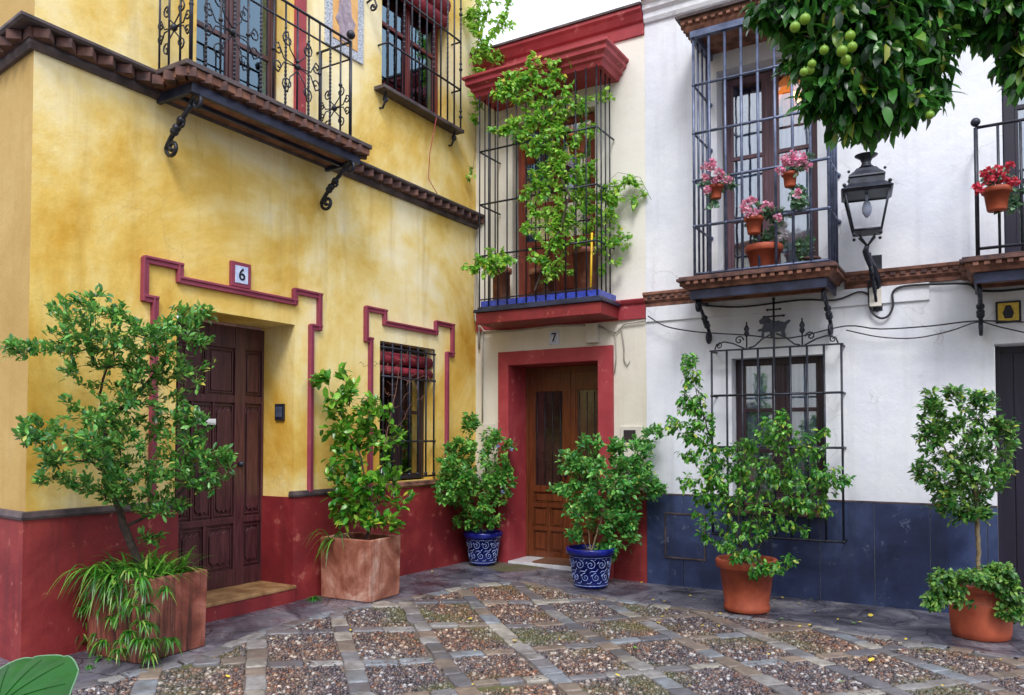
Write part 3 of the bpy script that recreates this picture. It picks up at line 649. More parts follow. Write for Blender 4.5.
# dark room behind, warm side on the right top
def drape(x0,x1,z0,z1,y,mat,par):
    c=MB(); vs=[];fs=[]; n=24
    for i in range(n+1):
        xx=x0+(x1-x0)*i/n; yy=y+.012*math.sin(i*1.7)+.006*math.sin(i*.6); vs+=[(xx,yy,z0),(xx,yy,z1)]
        if i: k=2*i; fs.append((k-2,k,k+1,k-1))
    c.add(vs,fs,True).build('curtain',mat,par)
drape(3.80,4.16,3.38,4.98,.27,'curtain_white',w8); drape(3.29,3.60,4.2,5.0,.27,'curtain_blue',w8); drape(3.80,4.2,5.0,5.6,.5,'room_warm',w8)
g=MB(); yo=-.60; n=9
for i in range(n):
    x=3.13+i*(4.45-3.13)/(n-1); g.tube([(x,yo,3.28),(x,yo,5.80)],.0145,7)
for xx in(3.13,4.45):
    for y in(-.45,-.30,-.15): g.tube([(xx,y,3.28),(xx,y,5.80)],.0125,7)
for z in(3.30,3.80,4.28,4.78,5.29): g.tube([(3.13,0,z),(3.13,yo,z),(4.45,yo,z),(4.45,0,z)],.0155,7)
for z in(3.80,4.28,4.78,5.29):
    for i in range(n): g.ball((3.13+i*(4.45-3.13)/(n-1),yo,z),.021,7)
    g.ball((3.13,-.02,z),.028,8); g.ball((4.45,-.02,z),.028,8)
g.build('grille','iron_blue',w8)
MB().box(3.10,4.48,-.63,-.57,5.79,5.86).box(3.10,3.16,-.57,0,5.79,5.86).box(4.42,4.48,-.57,0,5.79,5.86).build('grille_head','iron_blue',w8,.004)
HD=MB().sweep([(3.09,0),(3.09,-.58),(4.49,-.58),(4.49,0)],[(-.3,5.861),(.03,5.861),(.05,5.90),(.05,5.925),(.08,5.955),(.08,5.99),(-.3,5.99)]).box(3.3,4.3,-.3,0,5.862,5.989).build('window_hood','brick',w8,.003)
MB().sweep([(3.09,0),(3.09,-.58),(4.49,-.58),(4.49,0)],[(-.3,5.991),(.12,5.991),(.125,6.02),(-.3,6.03)]).box(3.3,4.3,-.3,0,5.992,6.028).build('hood_capping','lead',w8)
m=MB(); x=3.02
while x<4.56: m.box(x,x+.04,-.675,-.63,5.925,5.955); x+=.08
y=-.6
while y<-.03: m.box(2.995,3.04,y,y+.04,5.925,5.955); y+=.08
m.build('dentils','board',w8,.003)
# pendant lamp in the room
PL=empty('pendant_lamp','woven pendant lamp lit warm orange behind the upper barred window','lamp',tuple(atY(789,90,.40)))
MB().tube([(0,0,.3),(0,0,.12)],.004,5).build('cord','cable',PL)
MB().lathe((0,0,-.1),[(.20,0),(.19,.06),(.13,.17),(.04,.26)],18,caps=False).build('lamp_shade','woven',PL)
MB().ball((.12,-.03,-.06),.07,12,1.7).build('bulb','lamp_glow',PL)
# lower window 8
l8=french('window',WH,3.345,4.28,.95,2.455,.15,'frame_dark',(1.46,1.90),.07,glass='glass',cur='curtain_white',mull=.11,cy=.07)
MB().box(3.30,4.33,-.10,.15,.885,.925).box(3.33,4.30,-.08,.0,.84,.884).box(3.31,4.32,-.09,0,.79,.839).build('window_sill','brick_dark',WH,.004)
g=MB(); yo=-.20; n=9
for i in range(n):
    x=3.18+i*(4.485-3.18)/(n-1); g.tube([(x,yo,.56),(x,yo,2.53)],.0115,7)
for z in(.57,1.50,2.05): g.tube([(3.18,0,z),(3.18,yo,z),(4.485,yo,z),(4.485,0,z)],.013,7)
g.box(3.16,4.505,yo-.016,yo+.016,2.525,2.541); g.tube([(3.18,0,2.53),(3.18,yo,2.53)],.012,6).tube([(4.485,0,2.53),(4.485,yo,2.53)],.012,6)
for z in(.57,1.5,2.05):
    for i in range(n): g.ball((3.18+i*(4.485-3.18)/(n-1),yo,z),.018,7)
g.build('grille','iron',l8)
g=MB(); cx=3.835
def pf(u,v): return (u,yo,v)
g.tube([(cx,yo,2.1),(cx,yo,3.04)],.011,6)
for z,w in((2.86,.10),(2.93,.065),(2.80,.05)): g.tube([(cx-w,yo,z),(cx+w,yo,z)],.009,6); g.ball((cx-w,yo,z),.014,6); g.ball((cx+w,yo,z),.014,6)
g.ball((cx,yo,3.04),.02,8)
for s_ in(-1,1):
    g.tube([pf(cx+s_*u,v) for u,v in [(.62,2.545),(.60,2.60),(.52,2.625),(.42,2.60),(.30,2.54)]],.008,6)
    g.tube([pf(u,v) for u,v in spiral(cx+s_*.575,2.585,.035,1.2,R(90),s_,10)],.007,5)
    g.tube([pf(cx+s_*u,v) for u,v in [(.02,2.68),(.12,2.63),(.20,2.56),(.26,2.545)]],.008,6)
    g.tube([pf(u,v) for u,v in spiral(cx+s_*.36,2.63,.05,1.3,R(0) if s_<0 else R(180),-s_,12)],.008,5)
    g.tube([(cx+s_*.28,yo,2.54),(cx+s_*.28,yo,2.82)],.008,6); g.lathe((cx+s_*.28,yo,2.66),[(.008,0),(.03,.03),(.02,.06),(.03,.09),(.008,.13)],8)
lion=[(-.13,2.64),(-.10,2.65),(-.10,2.70),(-.04,2.70),(-.03,2.64),(.0,2.64),(.0,2.69),(.07,2.70),(.08,2.64),(.12,2.645),(.11,2.70),(.13,2.76),(.17,2.80),(.155,2.815),(.11,2.79),(.08,2.80),(.02,2.79),(-.03,2.83),(-.06,2.86),(-.11,2.855),(-.15,2.82),(-.14,2.79),(-.10,2.78),(-.12,2.74),(-.16,2.73),(-.16,2.71),(-.12,2.71)]
g.plate([(cx+u,v) for u,v in lion],yo-.008,yo+.008)
g.build('grille_crest','iron',l8)
# door and tile right
def plank(parent):
    m=MB().box(5.79,6.845,.22,.27,-.1,2.465); x=5.81
    while x<6.80: m.box(x,x+.12,.205,.221,.02,2.40); x+=.128
    m.box(5.79,5.83,.195,.222,-.1,2.465)
    return m.build('door','navy_wood',parent,.004)
plank(WH)
MB().box(5.787,6.848,-.05,.25,-.3,-.0).build('door_step','lead',WH,.005)
T=MB().box(5.80,6.0,-.03,-.005,2.66,2.86).build('tile_plaque','iron',WH,.003)
MB().box(5.818,5.982,-.034,-.029,2.678,2.842).build('plaque_tile','yellow_tile',T)
MB().plate([(5.87,2.70),(5.93,2.70),(5.945,2.75),(5.93,2.79),(5.92,2.82),(5.88,2.82),(5.87,2.79),(5.855,2.75)],-.038,-.0342).build('plaque_figure','black_text',T)
# right balcony
P9=platform(WH,5.53,7.45,.75,3.17)
bracket(5.68,2.95,.45,.40).build('bracket','iron',P9)
g=MB(); yo=-.62; x=5.67
k=0
while x<7.35: g.tube([(x,yo,3.17),(x,yo,4.32)],.018 if k==0 else .012,7); x+=.165; k+=1
for y in(-.47,-.31,-.15): g.tube([(5.67,y,3.17),(5.67,y,4.32)],.012,7)
for z in(3.25,4.32): g.tube([(5.67,0,z),(5.67,yo,z),(7.32,yo,z),(7.32,0,z)],.014,7)
g.ball((5.67,yo,4.37),.04,10)
g.build('railing','iron',P9)
french('balcony_door',WH,5.89,6.94,3.31,5.39,.12,'navy_wood',(4.0,4.7),.09,glass='glass',cur='curtain_blue')
# ================================================================== wall lantern
LN=empty('wall_lantern','black iron wall lantern with clear glass beside the upper barred window','lamp',(4.765,-.45,3.52),R(8))
def fr4(w0,w1,z0,z1,n=4): return [(w0/math.sqrt(2)*1.0,z0),(w1/math.sqrt(2),z1)]
m=MB(); q4=math.sqrt(2)
for sx_ in(-1,1):
    for sy_ in(-1,1): m.tube([(sx_*.12,sy_*.12,.04),(sx_*.192,sy_*.192,.40)],.0095,6)
for z,w in((.04,.12),(.40,.195)): 
    for a,b in(((-1,-1),(1,-1)),((1,-1),(1,1)),((1,1),(-1,1)),((-1,1),(-1,-1))): m.tube([(a[0]*w,a[1]*w,z),(b[0]*w,b[1]*w,z)],.012,6)
m.lathe((0,0,0),[(.12*q4,.028),(.125*q4,.035),(.125*q4,.045)],4,R(45))
for sx_ in(-1,1):
    for sy_ in(-1,1): m.ball((sx_*.115,sy_*.115,.0),.016,8)
LF=m.build('lantern_frame','iron',LN)
m=MB(); m.lathe((0,0,.40),[(.21*q4,0),(.225*q4,.012),(.205*q4,.03),(.15*q4,.075),(.145*q4,.13),(.16*q4,.14),(.155*q4,.155),(.11*q4,.20),(.085*q4,.235)],4,R(45))
m.lathe((0,0,.655),[(.075,0),(.05,.02),(.04,.05),(.055,.085),(.10,.115),(.105,.12),(.095,.12),(.04,.09)],18)
for sx_ in(-1,1):
    for sy_ in(-1,1): m.ball((sx_*.195,sy_*.195,.455),.018,8); m.ball((sx_*.155,sy_*.155,.59),.014,8)
m.build('lantern_roof','iron',LN)
g=MB()
for k in range(4):
    a=Matrix.Rotation(k*math.pi/2,3,'Z'); g.add([a@Vector(v) for v in((-.115,-.118,.05),(.115,-.118,.05),(.185,-.19,.395),(-.185,-.19,.395))],[(0,1,2,3)])
g.build('lantern_glass','lamp_glass',LN)
MB().lathe((0,0,.18),[(.012,.16),(.03,.14),(.045,.09),(.04,.04),(.015,0)][::-1],12).tube([(0,0,.34),(0,0,.42)],.012).build('bulb','white_glaze',LN)
m=MB()
m.tube([(.07,-.07,.0),(.02,-.02,-.07),(0,0,-.10)],.010,6).tube([(-.07,-.07,.0),(-.02,-.02,-.07),(0,0,-.10)],.010,6).tube([(-.07,.07,.0),(-.02,.02,-.07),(0,0,-.10)],.010,6).tube([(.07,.07,.0),(.02,.02,-.07),(0,0,-.10)],.010,6)
m.tube([(0,0,-.09),(-.02,.03,-.14),(0.0,.10,-.18),(.05,.22,-.26),(.09,.36,-.36),(.10,.43,-.55)],[.022,.026,.03,.036,.04,.03],8)
m.tube([(0,.02,-.12),(.03,.2,-.33),(.07,.38,-.50),(.09,.43,-.62)],.012,6).tube([(.03,.33,-.22)]+[(.03+.02,.36+a,-.24+b) for a,b in spiral(0,0,.06,1.2,R(90),1,10)],.011,6)
for k_ in range(5):
    yy=.10+k_*.075; m.tube([(.02+yy*.15,yy+a,-.30-k_*.035+b) for a,b in spiral(0,0,.045+.006*k_,1.2,R(60*k_),1 if k_%2 else -1,12)],.009,5)
m.tube([(.02,.06,-.15),(.05,.20,-.40),(.08,.36,-.56),(.09,.43,-.66)],.015,6)
m.box(.05,.14,.425,.445,-.66,-.10)
m.build('bracket','iron',LN)
MB().box(.02,.13,.36,.43,-.62,-.44).build('switch_box','grey_plastic',LN,.005)
# ================================================================== cables
def cab(name,pts,r,mat,lab):
    o=MB(); P=[Vector(p) for p in pts]; out=[]
    for i in range(len(P)-1):
        for k in range(4):
            t=k/4; a=P[max(i-1,0)];b=P[i];c=P[i+1];d_=P[min(i+2,len(P)-1)]
            out.append(.5*((2*b)+(c-a)*t+(2*a-5*b+4*c-d_)*t*t+(3*b-a-3*c+d_)*t**3))
    out.append(P[-1]); o.tube(out,r,6); tag(o.build(name,mat),lab,'cable')
def W(l,Y=-.06): return [atY(x,y,Y) for x,y in l]
cab('cable',W([(648,316),(665,326),(690,331),(712,333),(745,335),(790,338),(845,326),(880,329),(930,326),(975,321),(1024,322)],-.12),.007,'cable','thin dark cable sagging along the white wall at the lantern foot')
cab('cable',W([(846,330),(880,337),(915,338),(950,331),(978,322),(1000,327),(1040,336)],-.16),.006,'cable','lowest cable loop hanging between lantern and yellow tile on the white wall')
cab('cable',W([(700,305),(740,307),(800,300),(835,300),(858,292),(868,294)],-.05),.009,'cable','cable running under the flowered balcony to the lantern')
cab('cable',W([(869,270),(869,300),(872,312),(880,318),(888,316),(893,306),(893,292),(905,286),(940,284),(968,284),(978,290),(1000,291),(1030,288)],-.05),.011,'cable','thick black cable looping below the lantern switch box')
cab('cable',[(.04,-.02,3.2)]+[(.05,-.03,3.6),(.03,-.06,4.0),(-.02+.06,-.03,4.28)],.012,'cable_grey','pale grey cable bending round the corner between yellow and cream houses')
# ================================================================== leaves and plants
def leafv(mb,p,d,nrm,L,Wd,fold=.25,curl=.25,shape=0):
    d=d.normalized(); s=d.cross(nrm)
    if s.length<1e-4: s=d.cross(Vector((.3,.9,.1)))
    s.normalize(); n=s.cross(d)
    st=((.30,.9),(.68,.85)) if shape==0 else (((.22,1.0),(.6,.75)) if shape==1 else ((.3,.7),(.7,1.0)))
    vs=[p]
    for t,w in st:
        c=p+d*(L*t)-n*(curl*L*t*t)
        for k in(-1,0,1): vs.append(c+s*(k*w*Wd/2)+n*(abs(k)*fold*Wd/2))
    vs.append(p+d*L-n*(curl*L))
    mb.add(vs,[(0,2,1),(0,3,2),(1,2,5,4),(2,3,6,5),(4,5,7),(5,6,7)],True)
def rnd(s=1): return Vector((random.uniform(-s,s),random.uniform(-s,s),random.uniform(-s,s)))
def grow(parent,stems,blobs,ntw,leafL,leafmat,barkmat,depth,r0=.012,per=7,up=.3,droop=0,asp=.45,span=.16,mindz=None,wallclip=None,names=('branches','foliage'),shape=0,twr=.0018,zmul=.8,wig=.02,bias=.85):
    """stems: list of polylines (world); blobs: (px,py,rx,ry,weight[,ddepth]) ellipsoids round the depth; returns via parent inverse"""
    nodes=[];par=[]
    for k,pl in enumerate(stems):
        prev=-1
        for i in range(len(pl)-1):
            a,b=Vector(pl[i]),Vector(pl[i+1]); n=max(1,int((b-a).length/.05))
            for j in range(n+(i==len(pl)-2)):
                p=a.lerp(b,j/n)+(rnd(.006) if (i or j) else Vector())
                if prev==-1 and k>0 and i==0 and j==0 and nodes:
                    bi=min(range(len(nodes)),key=lambda q:(nodes[q]-p).length)
                    if (nodes[bi]-p).length<.12: prev=bi
                nodes.append(p);par.append(prev);prev=len(nodes)-1
    base=nodes[0].copy(); att=[]
    tw=sum(b[4] for b in blobs)
    for b in blobs:
        dd=depth+(b[5] if len(b)>5 else 0); c=at(b[0],b[1],dd); k=dd/F
        for _ in range(max(1,int(round(ntw*b[4]/tw)))):
            while True:
                v=rnd(1)
                if v.length<=1: break
            v=v.normalized()*(v.length**bias)
            p=c+cr*(v.x*b[2]*k)+cu*(v.y*b[3]*k)+Vector((cf.x,cf.y,0)).normalized()*(v.z*min(b[2],60)*k*zmul)
            if wallclip and not wallclip(p): p=c+(p-c)*.3; 
            if wallclip and not wallclip(p): continue
            att.append(p)
    att.sort(key=lambda p:min((p-nodes[i]).length for i in range(0,len(nodes),3)))
    tips=[]
    for p in att:
        bi=min(range(len(nodes)),key=lambda q:(nodes[q]-p).length+ (.0 if nodes[q].z<p.z+.05 else .12)+.05*(nodes[q]-base).length)
        a=nodes[bi]; L=(p-a).length
        if L<.01: continue
        n=max(2,int(L/.045)); prev=bi; ch=[a]
        side=rnd(1)*L*.12; side.z+=(.10 if not droop else -.0)*L
        for j in range(1,n+1):
            t=j/n; q=a.lerp(p,t)+side*math.sin(math.pi*t)*1.0+ (rnd(wig*.3) if j<n else Vector())
            if wallclip and not wallclip(q): q=a.lerp(p,t)
            nodes.append(q);par.append(prev);prev=len(nodes)-1; ch.append(q)
        tips.append(ch)
    cnt=[1]*len(nodes)
    for i in range(len(nodes)-1,-1,-1):
        if par[i]>=0: cnt[par[i]]+=cnt[i]
    br=MB(); tot=cnt[0] if cnt[0]>1 else max(cnt)
    def rad(i): return max(twr,r0*(cnt[i]/tot)**.55)
    # chains
    kids={}
    for i,q in enumerate(par): kids.setdefault(q,[]).append(i)
    roots=[i for i in range(len(nodes)) if par[i]<0]
    stack=[(r_,None) for r_ in roots]
    while stack:
        i,pr=stack.pop(); pts=[];rs=[]
        if pr is not None: pts.append(nodes[pr]); rs.append(min(rad(pr),rad(i)*1.15))
        cur=i
        while True:
            pts.append(nodes[cur]); rs.append(rad(cur)); ks=kids.get(cur,[])
            if not ks: break
            ks=sorted(ks,key=lambda q:-cnt[q]); 
            for o_ in ks[1:]: stack.append((o_,cur))
            cur=ks[0]
        if len(pts)>1: br.tube(pts,rs,6 if rs[0]>.005 else 4,caps=False)
    fo=MB()
    for ch in tips:
        acc=0; tip=ch[-1]; dirn=(ch[-1]-ch[-2]).normalized(); pos=[]
        # positions from tip back
        need=span*random.uniform(.6,1.3); i=len(ch)-1
        L=0
        while i>0 and L<need:
            seg=(ch[i]-ch[i-1]).length; pos.append((ch[i],(ch[i]-ch[i-1]).normalized())); L+=seg; i-=1
        nl=int(per*random.uniform(.7,1.3))
        for k in range(nl):
            f=(k+random.random())/nl*(len(pos)-1e-6); j=int(f); p,t=pos[min(j,len(pos)-1)]
            if j+1<len(pos): p=p.lerp(pos[j+1][0],f-j)
            d=t*random.uniform(.3,1.2)+rnd(.75)+Vector((0,0,up-droop)); d.normalize()
            nrm=Vector((0,0,1))+rnd(.6)-cf*.35
            l=leafL*random.uniform(.5,1.25)
            q=p+rnd(leafL*.5)
            if wallclip and not wallclip(q+d*l): continue
            leafv(fo,q,d,nrm,l,l*asp*random.uniform(.8,1.2),random.uniform(.1,.4),random.uniform(0,.35)+(.15 if droop else 0),shape)
        if not droop: leafv(fo,tip,dirn,Vector((0,0,1))+rnd(.5),leafL*.9,leafL*.9*asp,.3,.1,shape)
    inv=parent.matrix_world.inverted() if parent else Matrix()
    for mb in(br,fo): mb.v=[tuple(inv@Vector(v)) for v in mb.v]
    B=br.build(names[0],barkmat,parent) if names[0] else None
    Fo=fo.build(names[1],leafmat,parent) if leafmat else None
    return B,Fo,tips
def thing(name,label,cat,loc,rz=0,group=None):
    e=empty(name,label,cat,loc,rz,group); e.matrix_world=Matrix.Translation(loc)@Matrix.Rotation(rz,4,'Z'); return e
def fd(p): return (Vector(p)-CAM).dot(cf)
def soil(parent,r,z,sq=None):
    m=MB()
    if sq: m.box(-sq[0]/2,sq[0]/2,-sq[1]/2,sq[1]/2,z-.03,z)
    else: m.lathe((0,0,z-.03),[(r,0),(r,.03),(r*.5,.04),(.01,.045)],20)
    m.build('soil','soil',parent)
def sqpot(parent,w,d,h,mat):
    t=.035; m=MB(); w2,d2=w/2,d/2
    o=[(-w2,-d2),(w2,-d2),(w2,d2),(-w2,d2)]; i=[(-w2+t,-d2+t),(w2-t,-d2+t),(w2-t,d2-t),(-w2+t,d2-t)]
    k=.97
    vs=[(x*k,y*k,0) for x,y in o]+[(x,y,h) for x,y in o]+[(x,y,h) for x,y in i]+[(x,y,h-.12) for x,y in i]
    fs=[(3,2,1,0)]
    for a in range(4):
        b=(a+1)%4; fs+=[(a,b,b+4,a+4),(a+4,b+4,b+8,a+8),(a+8,b+8,b+12,a+12)]
    fs.append((12,13,14,15)); m.add(vs,fs); return m.build('pot',mat,parent,.014,3)
def roundpot(parent,rt,rb,h,mat,rim=.06,lip=.02,foot=False,n=36):
    p=[(rb*.9,0),(rb,0.01)]
    if foot: p+=[(rb*1.04,.02),(rb*1.05,.06),(rb,.075)]
    p+=[(rt-lip-.01,h-rim),(rt-lip-.008,h-rim-.001),(rt,h-rim+.006),(rt+.003,h-.01),(rt-.004,h),(rt-.03,h),(rt-.035,h-.02),(rt-.04,h-.07)]
    return MB().lathe((0,0,0),p,n).build('pot',mat,parent)
yclip=lambda p:p.x>.03 or p.y<-5.7
def straps(parent,c,n,L,spread,mat='leaf_grass',name='strap_leaves',wd=.016,hang=1.0,clip=None,dirs=None):
    m=MB()
    for _ in range(n):
        a=random.uniform(0,2*math.pi) if not dirs else random.gauss(dirs[0],dirs[1]); l=L*random.uniform(.6,1.2)
        d=Vector((math.cos(a),math.sin(a),0)); p=Vector(c)+Vector((random.uniform(-1,1)*spread[0],random.uniform(-1,1)*spread[1],0)); vz=random.uniform(.5,1.3); s=d.cross(Vector((0,0,1)))
        pts=[]; ok=True
        for k in range(8):
            t=k/7; q=p+d*(l*.75*t)+Vector((0,0,l*(vz*t-hang*1.25*t*t)))
            if clip and not clip(parent.matrix_world@q): ok=False
            w=wd*(1-t**2.2)*(.6+.4*min(1,t*5))+.0008; pts+= [q-s*w/2+Vector((0,0,.15*w)),q,q+s*w/2+Vector((0,0,.15*w))]
        if not ok: continue
        fs=[]
        for k in range(7): fs+=[(3*k,3*k+1,3*k+4,3*k+3),(3*k+1,3*k+2,3*k+5,3*k+4)]
        m.add(pts,fs,True)
    return m.build(name,mat,parent)
# --- planter 1 with citrus-like tree
zz=gz(.4,-4.95)
T1=thing('potted_tree','small dark trunked evergreen tree in a square planter left of the plum door','potted tree',(.395,-4.955,zz),R(2))
sqpot(T1,.60,.575,.575,'terracotta_dark'); soil(T1,0,.52,(.52,.5))
dep=5.75
stem=[(.40,-4.94,zz+.5)]+[tuple(at(x,y,dep)) for x,y in((131,545),(124,525),(117,500),(110,470),(104,430),(100,395),(108,365),(122,335))]
st2=[tuple(at(x,y,dep)) for x,y in((124,527),(140,520),(165,508),(183,490),(205,470))]
st3=[tuple(at(x,y,dep)) for x,y in((104,425),(130,400),(160,370),(180,335))]
grow(T1,[stem,st2,st3],[(85,312,38,18,8,-.4),(120,335,52,24,12,-.25),(60,345,28,14,4,-.5),(22,350,22,9,2.6,-.6),(155,350,42,26,9,-.1),(186,322,28,20,6),(110,375,55,22,8,-.2),(160,385,40,26,6),(205,350,14,18,1.5),(75,440,50,28,12,-.5),(120,425,55,25,8,-.25),(150,455,55,32,12,-.1),(75,472,40,20,6,-.45),(130,485,50,20,9,-.2),(185,430,24,30,5),(200,470,34,24,8),(160,505,34,12,5),(228,456,12,9,1.6),(150,535,12,10,1.2),(34,430,16,14,2.2,-.6),(205,420,16,14,1.6),(100,400,40,14,3,-.3)],560,.056,'leaf_citrus','bark',dep,.030,18,.4,asp=.40,span=.32,wallclip=yclip,shape=2)
straps(T1,(0,0,.54),260,.30,(.24,.22),clip=yclip,wd=.018,hang=.55); straps(T1,(-.12,-.20,.55),260,.34,(.18,.10),clip=yclip,wd=.017,hang=1.0,name='drooping_strap_leaves')
# hanging plantlets over the planter front
m=MB()
def tuft(m,c,n,L,wd=.013):
    c=Vector(c)
    for _ in range(n):
        a=random.uniform(0,6.283); d=Vector((math.cos(a),math.sin(a),0)); s=d.cross(Vector((0,0,1))); l=L*random.uniform(.6,1.15); up=random.uniform(.1,.7); pts=[]
        for k in range(6):
            t=k/5; q=c+d*(l*.7*t)+Vector((0,0,l*(up*t-.95*t*t))); w=wd*(1-t**2.5)+.0008; pts+=[q-s*w/2,q+Vector((0,0,-.1*w)),q+s*w/2]
        fs=[]
        for k in range(5): fs+=[(3*k,3*k+1,3*k+4,3*k+3),(3*k+1,3*k+2,3*k+5,3*k+4)]
        m.add(pts,fs,True)
inv=T1.matrix_world.inverted()
rn=MB()
for px,py in((95,605),(110,590),(98,632),(90,640),(118,585),(128,570),(112,618),(133,600),(140,622),(150,605),(150,640),(165,590),(172,640),(118,650),(100,610),(88,605),(108,600),(122,612),(98,645),(110,660),(128,632),(90,658),(85,618),(150,655),(125,640),(100,575),(75,600),(140,578),(120,600),(105,640),(92,592),(145,590),(84,632),(112,575),(138,640),(150,625)):
    d_=5.30+ (px-137)*.0075 if px>137 else 5.30+(137-px)*.011
    p=inv@at(px,py,d_); tuft(m,p,22,.13 if random.random()<.75 else .18,.014); tuft(m,p+rnd(.05),10,.12,.013)
    top=Vector((max(-.29,min(.29,p.x)),max(-.28,min(.28,p.y)),.60)); rn.tube([top*1.0,(top+p)/2+Vector((p.x-top.x,p.y-top.y,.1))*.4,p],.0022,4)
m.build('hanging_plantlets','leaf_grass',T1); rn.build('runners','twig',T1)
# --- planter 2
zz=gz(.37,-2.62)
T2=thing('potted_shrub','broad leaved shrub with bare twigs in a square clay planter under the yellow wall','potted plant',(.385,-2.63,zz),R(3))
sqpot(T2,.62,.49,.59,'terracotta_old'); soil(T2,0,.53,(.54,.41))
dep=7.75; c2=lambda p:p.x>.06
stem=[(.40,-2.62,zz+.5)]+[tuple(at(x,y,dep)) for x,y in((376,515),(379,480),(384,450),(386,425),(388,400))]
st2=[tuple(at(x,y,dep)) for x,y in((376,515),(368,490),(360,455),(345,425),(328,385))]
grow(T2,[stem,st2],[(318,378,8,10,2),(346,385,5,20,2.2),(336,405,14,14,3),(352,400,16,14,3),(345,430,20,16,6),(365,420,18,18,4),(378,410,10,10,2),(360,450,28,18,8),(345,470,18,18,6),(362,490,26,20,10),(350,510,20,20,7),(375,515,22,14,6),(392,470,12,14,2.0),(398,500,12,10,2),(395,524,9,5,1.6),(385,440,14,12,2),(395,438,8,8,1.2)],170,.095,'leaf_big','bark',dep,.014,10,.15,asp=.54,span=.34,wallclip=c2,zmul=.7)
stw=[tuple(at(x,y,dep-.05)) for x,y in((384,450),(390,420),(396,390),(400,360))]
_,_,_t=grow(T2,[stw],[(400,370,24,26,6),(402,400,22,30,6),(395,430,14,14,2),(425,385,10,12,1.5),(368,365,10,8,1)],75,.05,None,'twig',dep-.05,.006,0,names=('bare_twigs',None),wallclip=c2,twr=.0022,zmul=.5)
straps(T2,(-.20,-.20,.54),45,.42,(.08,.05),clip=c2,dirs=(R(215),.9),wd=.018)
# tuft at the wall foot
tf=MB(); tuft(tf,(0,0,.02),40,.16,.012); o=tf.build('weed','leaf_grass',None,label='small green weed sprouting beside the square clay planter at the step',category='weed'); o.location=(.14,-3.02,.04)
tf=MB(); tuft(tf,(0,0,.02),14,.07,.01); o=tf.build('weed','leaf_grass',None,label='tiny weed in the paving in front of the left planter',category='weed'); o.location=(.50,-5.45,.04)
# --- glazed pots
def glazed(label,loc,rt,rb,h,rz=0):
    T=thing('potted_shrub',label,'potted plant',loc,rz,'shrubs in cobalt glazed pots')
    P=roundpot(T,rt,rb,h,'blue_glaze',.07,.03)
    m=MB()
    def onp(th,z):
        z=max(.03,min(h-.085,z)); r=rb+(rt-.035-rb)*z/(h-.07)+.001; return (r*math.cos(th),r*math.sin(th),z)
    n=11
    for k in range(n):
        th=2*math.pi*k/n
        for zc,rr,sg,ph in((h*.30,h*.115,1,0),(h*.62,h*.125,-1,.5)):
            t0=th+ph*2*math.pi/n
            m.tube([onp(t0+a/(rb+.03),zc+b) for a,b in spiral(0,0,rr,1.5,R(90),sg,18)],.0032,4)
            m.tube([onp(t0+a/(rb+.03),zc+b) for a,b in((-rr*1.5,rr*.9),(-rr*1.1,rr*1.35),(-rr*.3,rr*1.3))],.0035,4)
            m.tube([onp(t0+a/(rb+.03),zc+b) for a,b in((rr*1.5,-rr*.9),(rr*1.1,-rr*1.35),(rr*.3,-rr*1.3))],.0035,4)
            m.tube([onp(t0+a/(rb+.03),zc+b) for a,b in((rr*1.3,rr*.2),(rr*1.6,rr*.6))],.005,4)
    m.tube([onp(2*math.pi*k/36,.032) for k in range(36)],.003,4,True); m.tube([onp(2*math.pi*k/36,h-.09) for k in range(36)],.003,4,True)
    m.build('scroll_pattern','pot_pattern',P)
    soil(T,rt-.042,h-.05); return T
c3=lambda p:p.y<-.03 and p.x>.03
A=glazed('smaller shrub in a blue patterned pot in the corner left of the red doorway',(.33,-.33,gz(.33,-.33)),.245,.16,.40)
dep=fd((.33,-.33,1)); z0=gz(.3,-.3)+.36
sA=[[(.33,-.33,z0),(.32,-.34,z0+.35),(.30,-.36,z0+.7)],[(.35,-.32,z0),(.42,-.36,z0+.4)],[(.31,-.35,z0),(.18,-.42,z0+.45)]]
_,_,tA=grow(A,sA,[(478,465,32,26,14,-.2),(478,495,32,20,12,-.2),(455,478,18,20,8,-.5),(500,480,16,20,6,-.1),(471,424,8,12,3,-.3),(492,437,14,10,3,-.1),(460,447,16,10,4,-.5),(445,490,12,12,4,-.7),(478,520,26,10,6,-.2),(508,447,8,7,1.6),(446,462,10,10,2,-.7)],430,.056,'leaf_plumbago','bark_pale',dep,.010,15,.1,asp=.55,span=.32,wallclip=c3)
def flowers(parent,pts,mat,n=9,r=.03,sz=.026):
    inv=parent.matrix_world.inverted(); m=MB()
    for c in pts:
        c=inv@Vector(c)
        for _ in range(n):
            v=rnd(1).normalized(); p=c+v*r*random.uniform(.6,1); 
            for k in range(4):
                d=(v*.5+rnd(.9)).normalized(); leafv(m,p,d,v,sz,sz*.9,.1,.1,2)
    return m.build('flowers',mat,parent)
flowers(A,[at(x,y,dep-.25) for x,y in((498,447),(482,452),(512,449),(470,470),(502,492),(455,450))],'petal_blue',4,.02,.02)
Bp=glazed('larger shrub in a blue patterned pot right of the red doorway',(1.935,-.62,gz(1.935,-.62)),.27,.185,.43,.3)
dep=fd((1.935,-.62,1)); z0=gz(1.9,-.6)+.39
sB=[[(1.93,-.62,z0),(1.90,-.62,z0+.4),(1.86,-.6,z0+.8)],[(1.95,-.62,z0),(2.1,-.6,z0+.5),(2.25,-.6,z0+.8)],[(1.91,-.64,z0),(1.72,-.7,z0+.5)]]
c4=lambda p:p.y<-.06
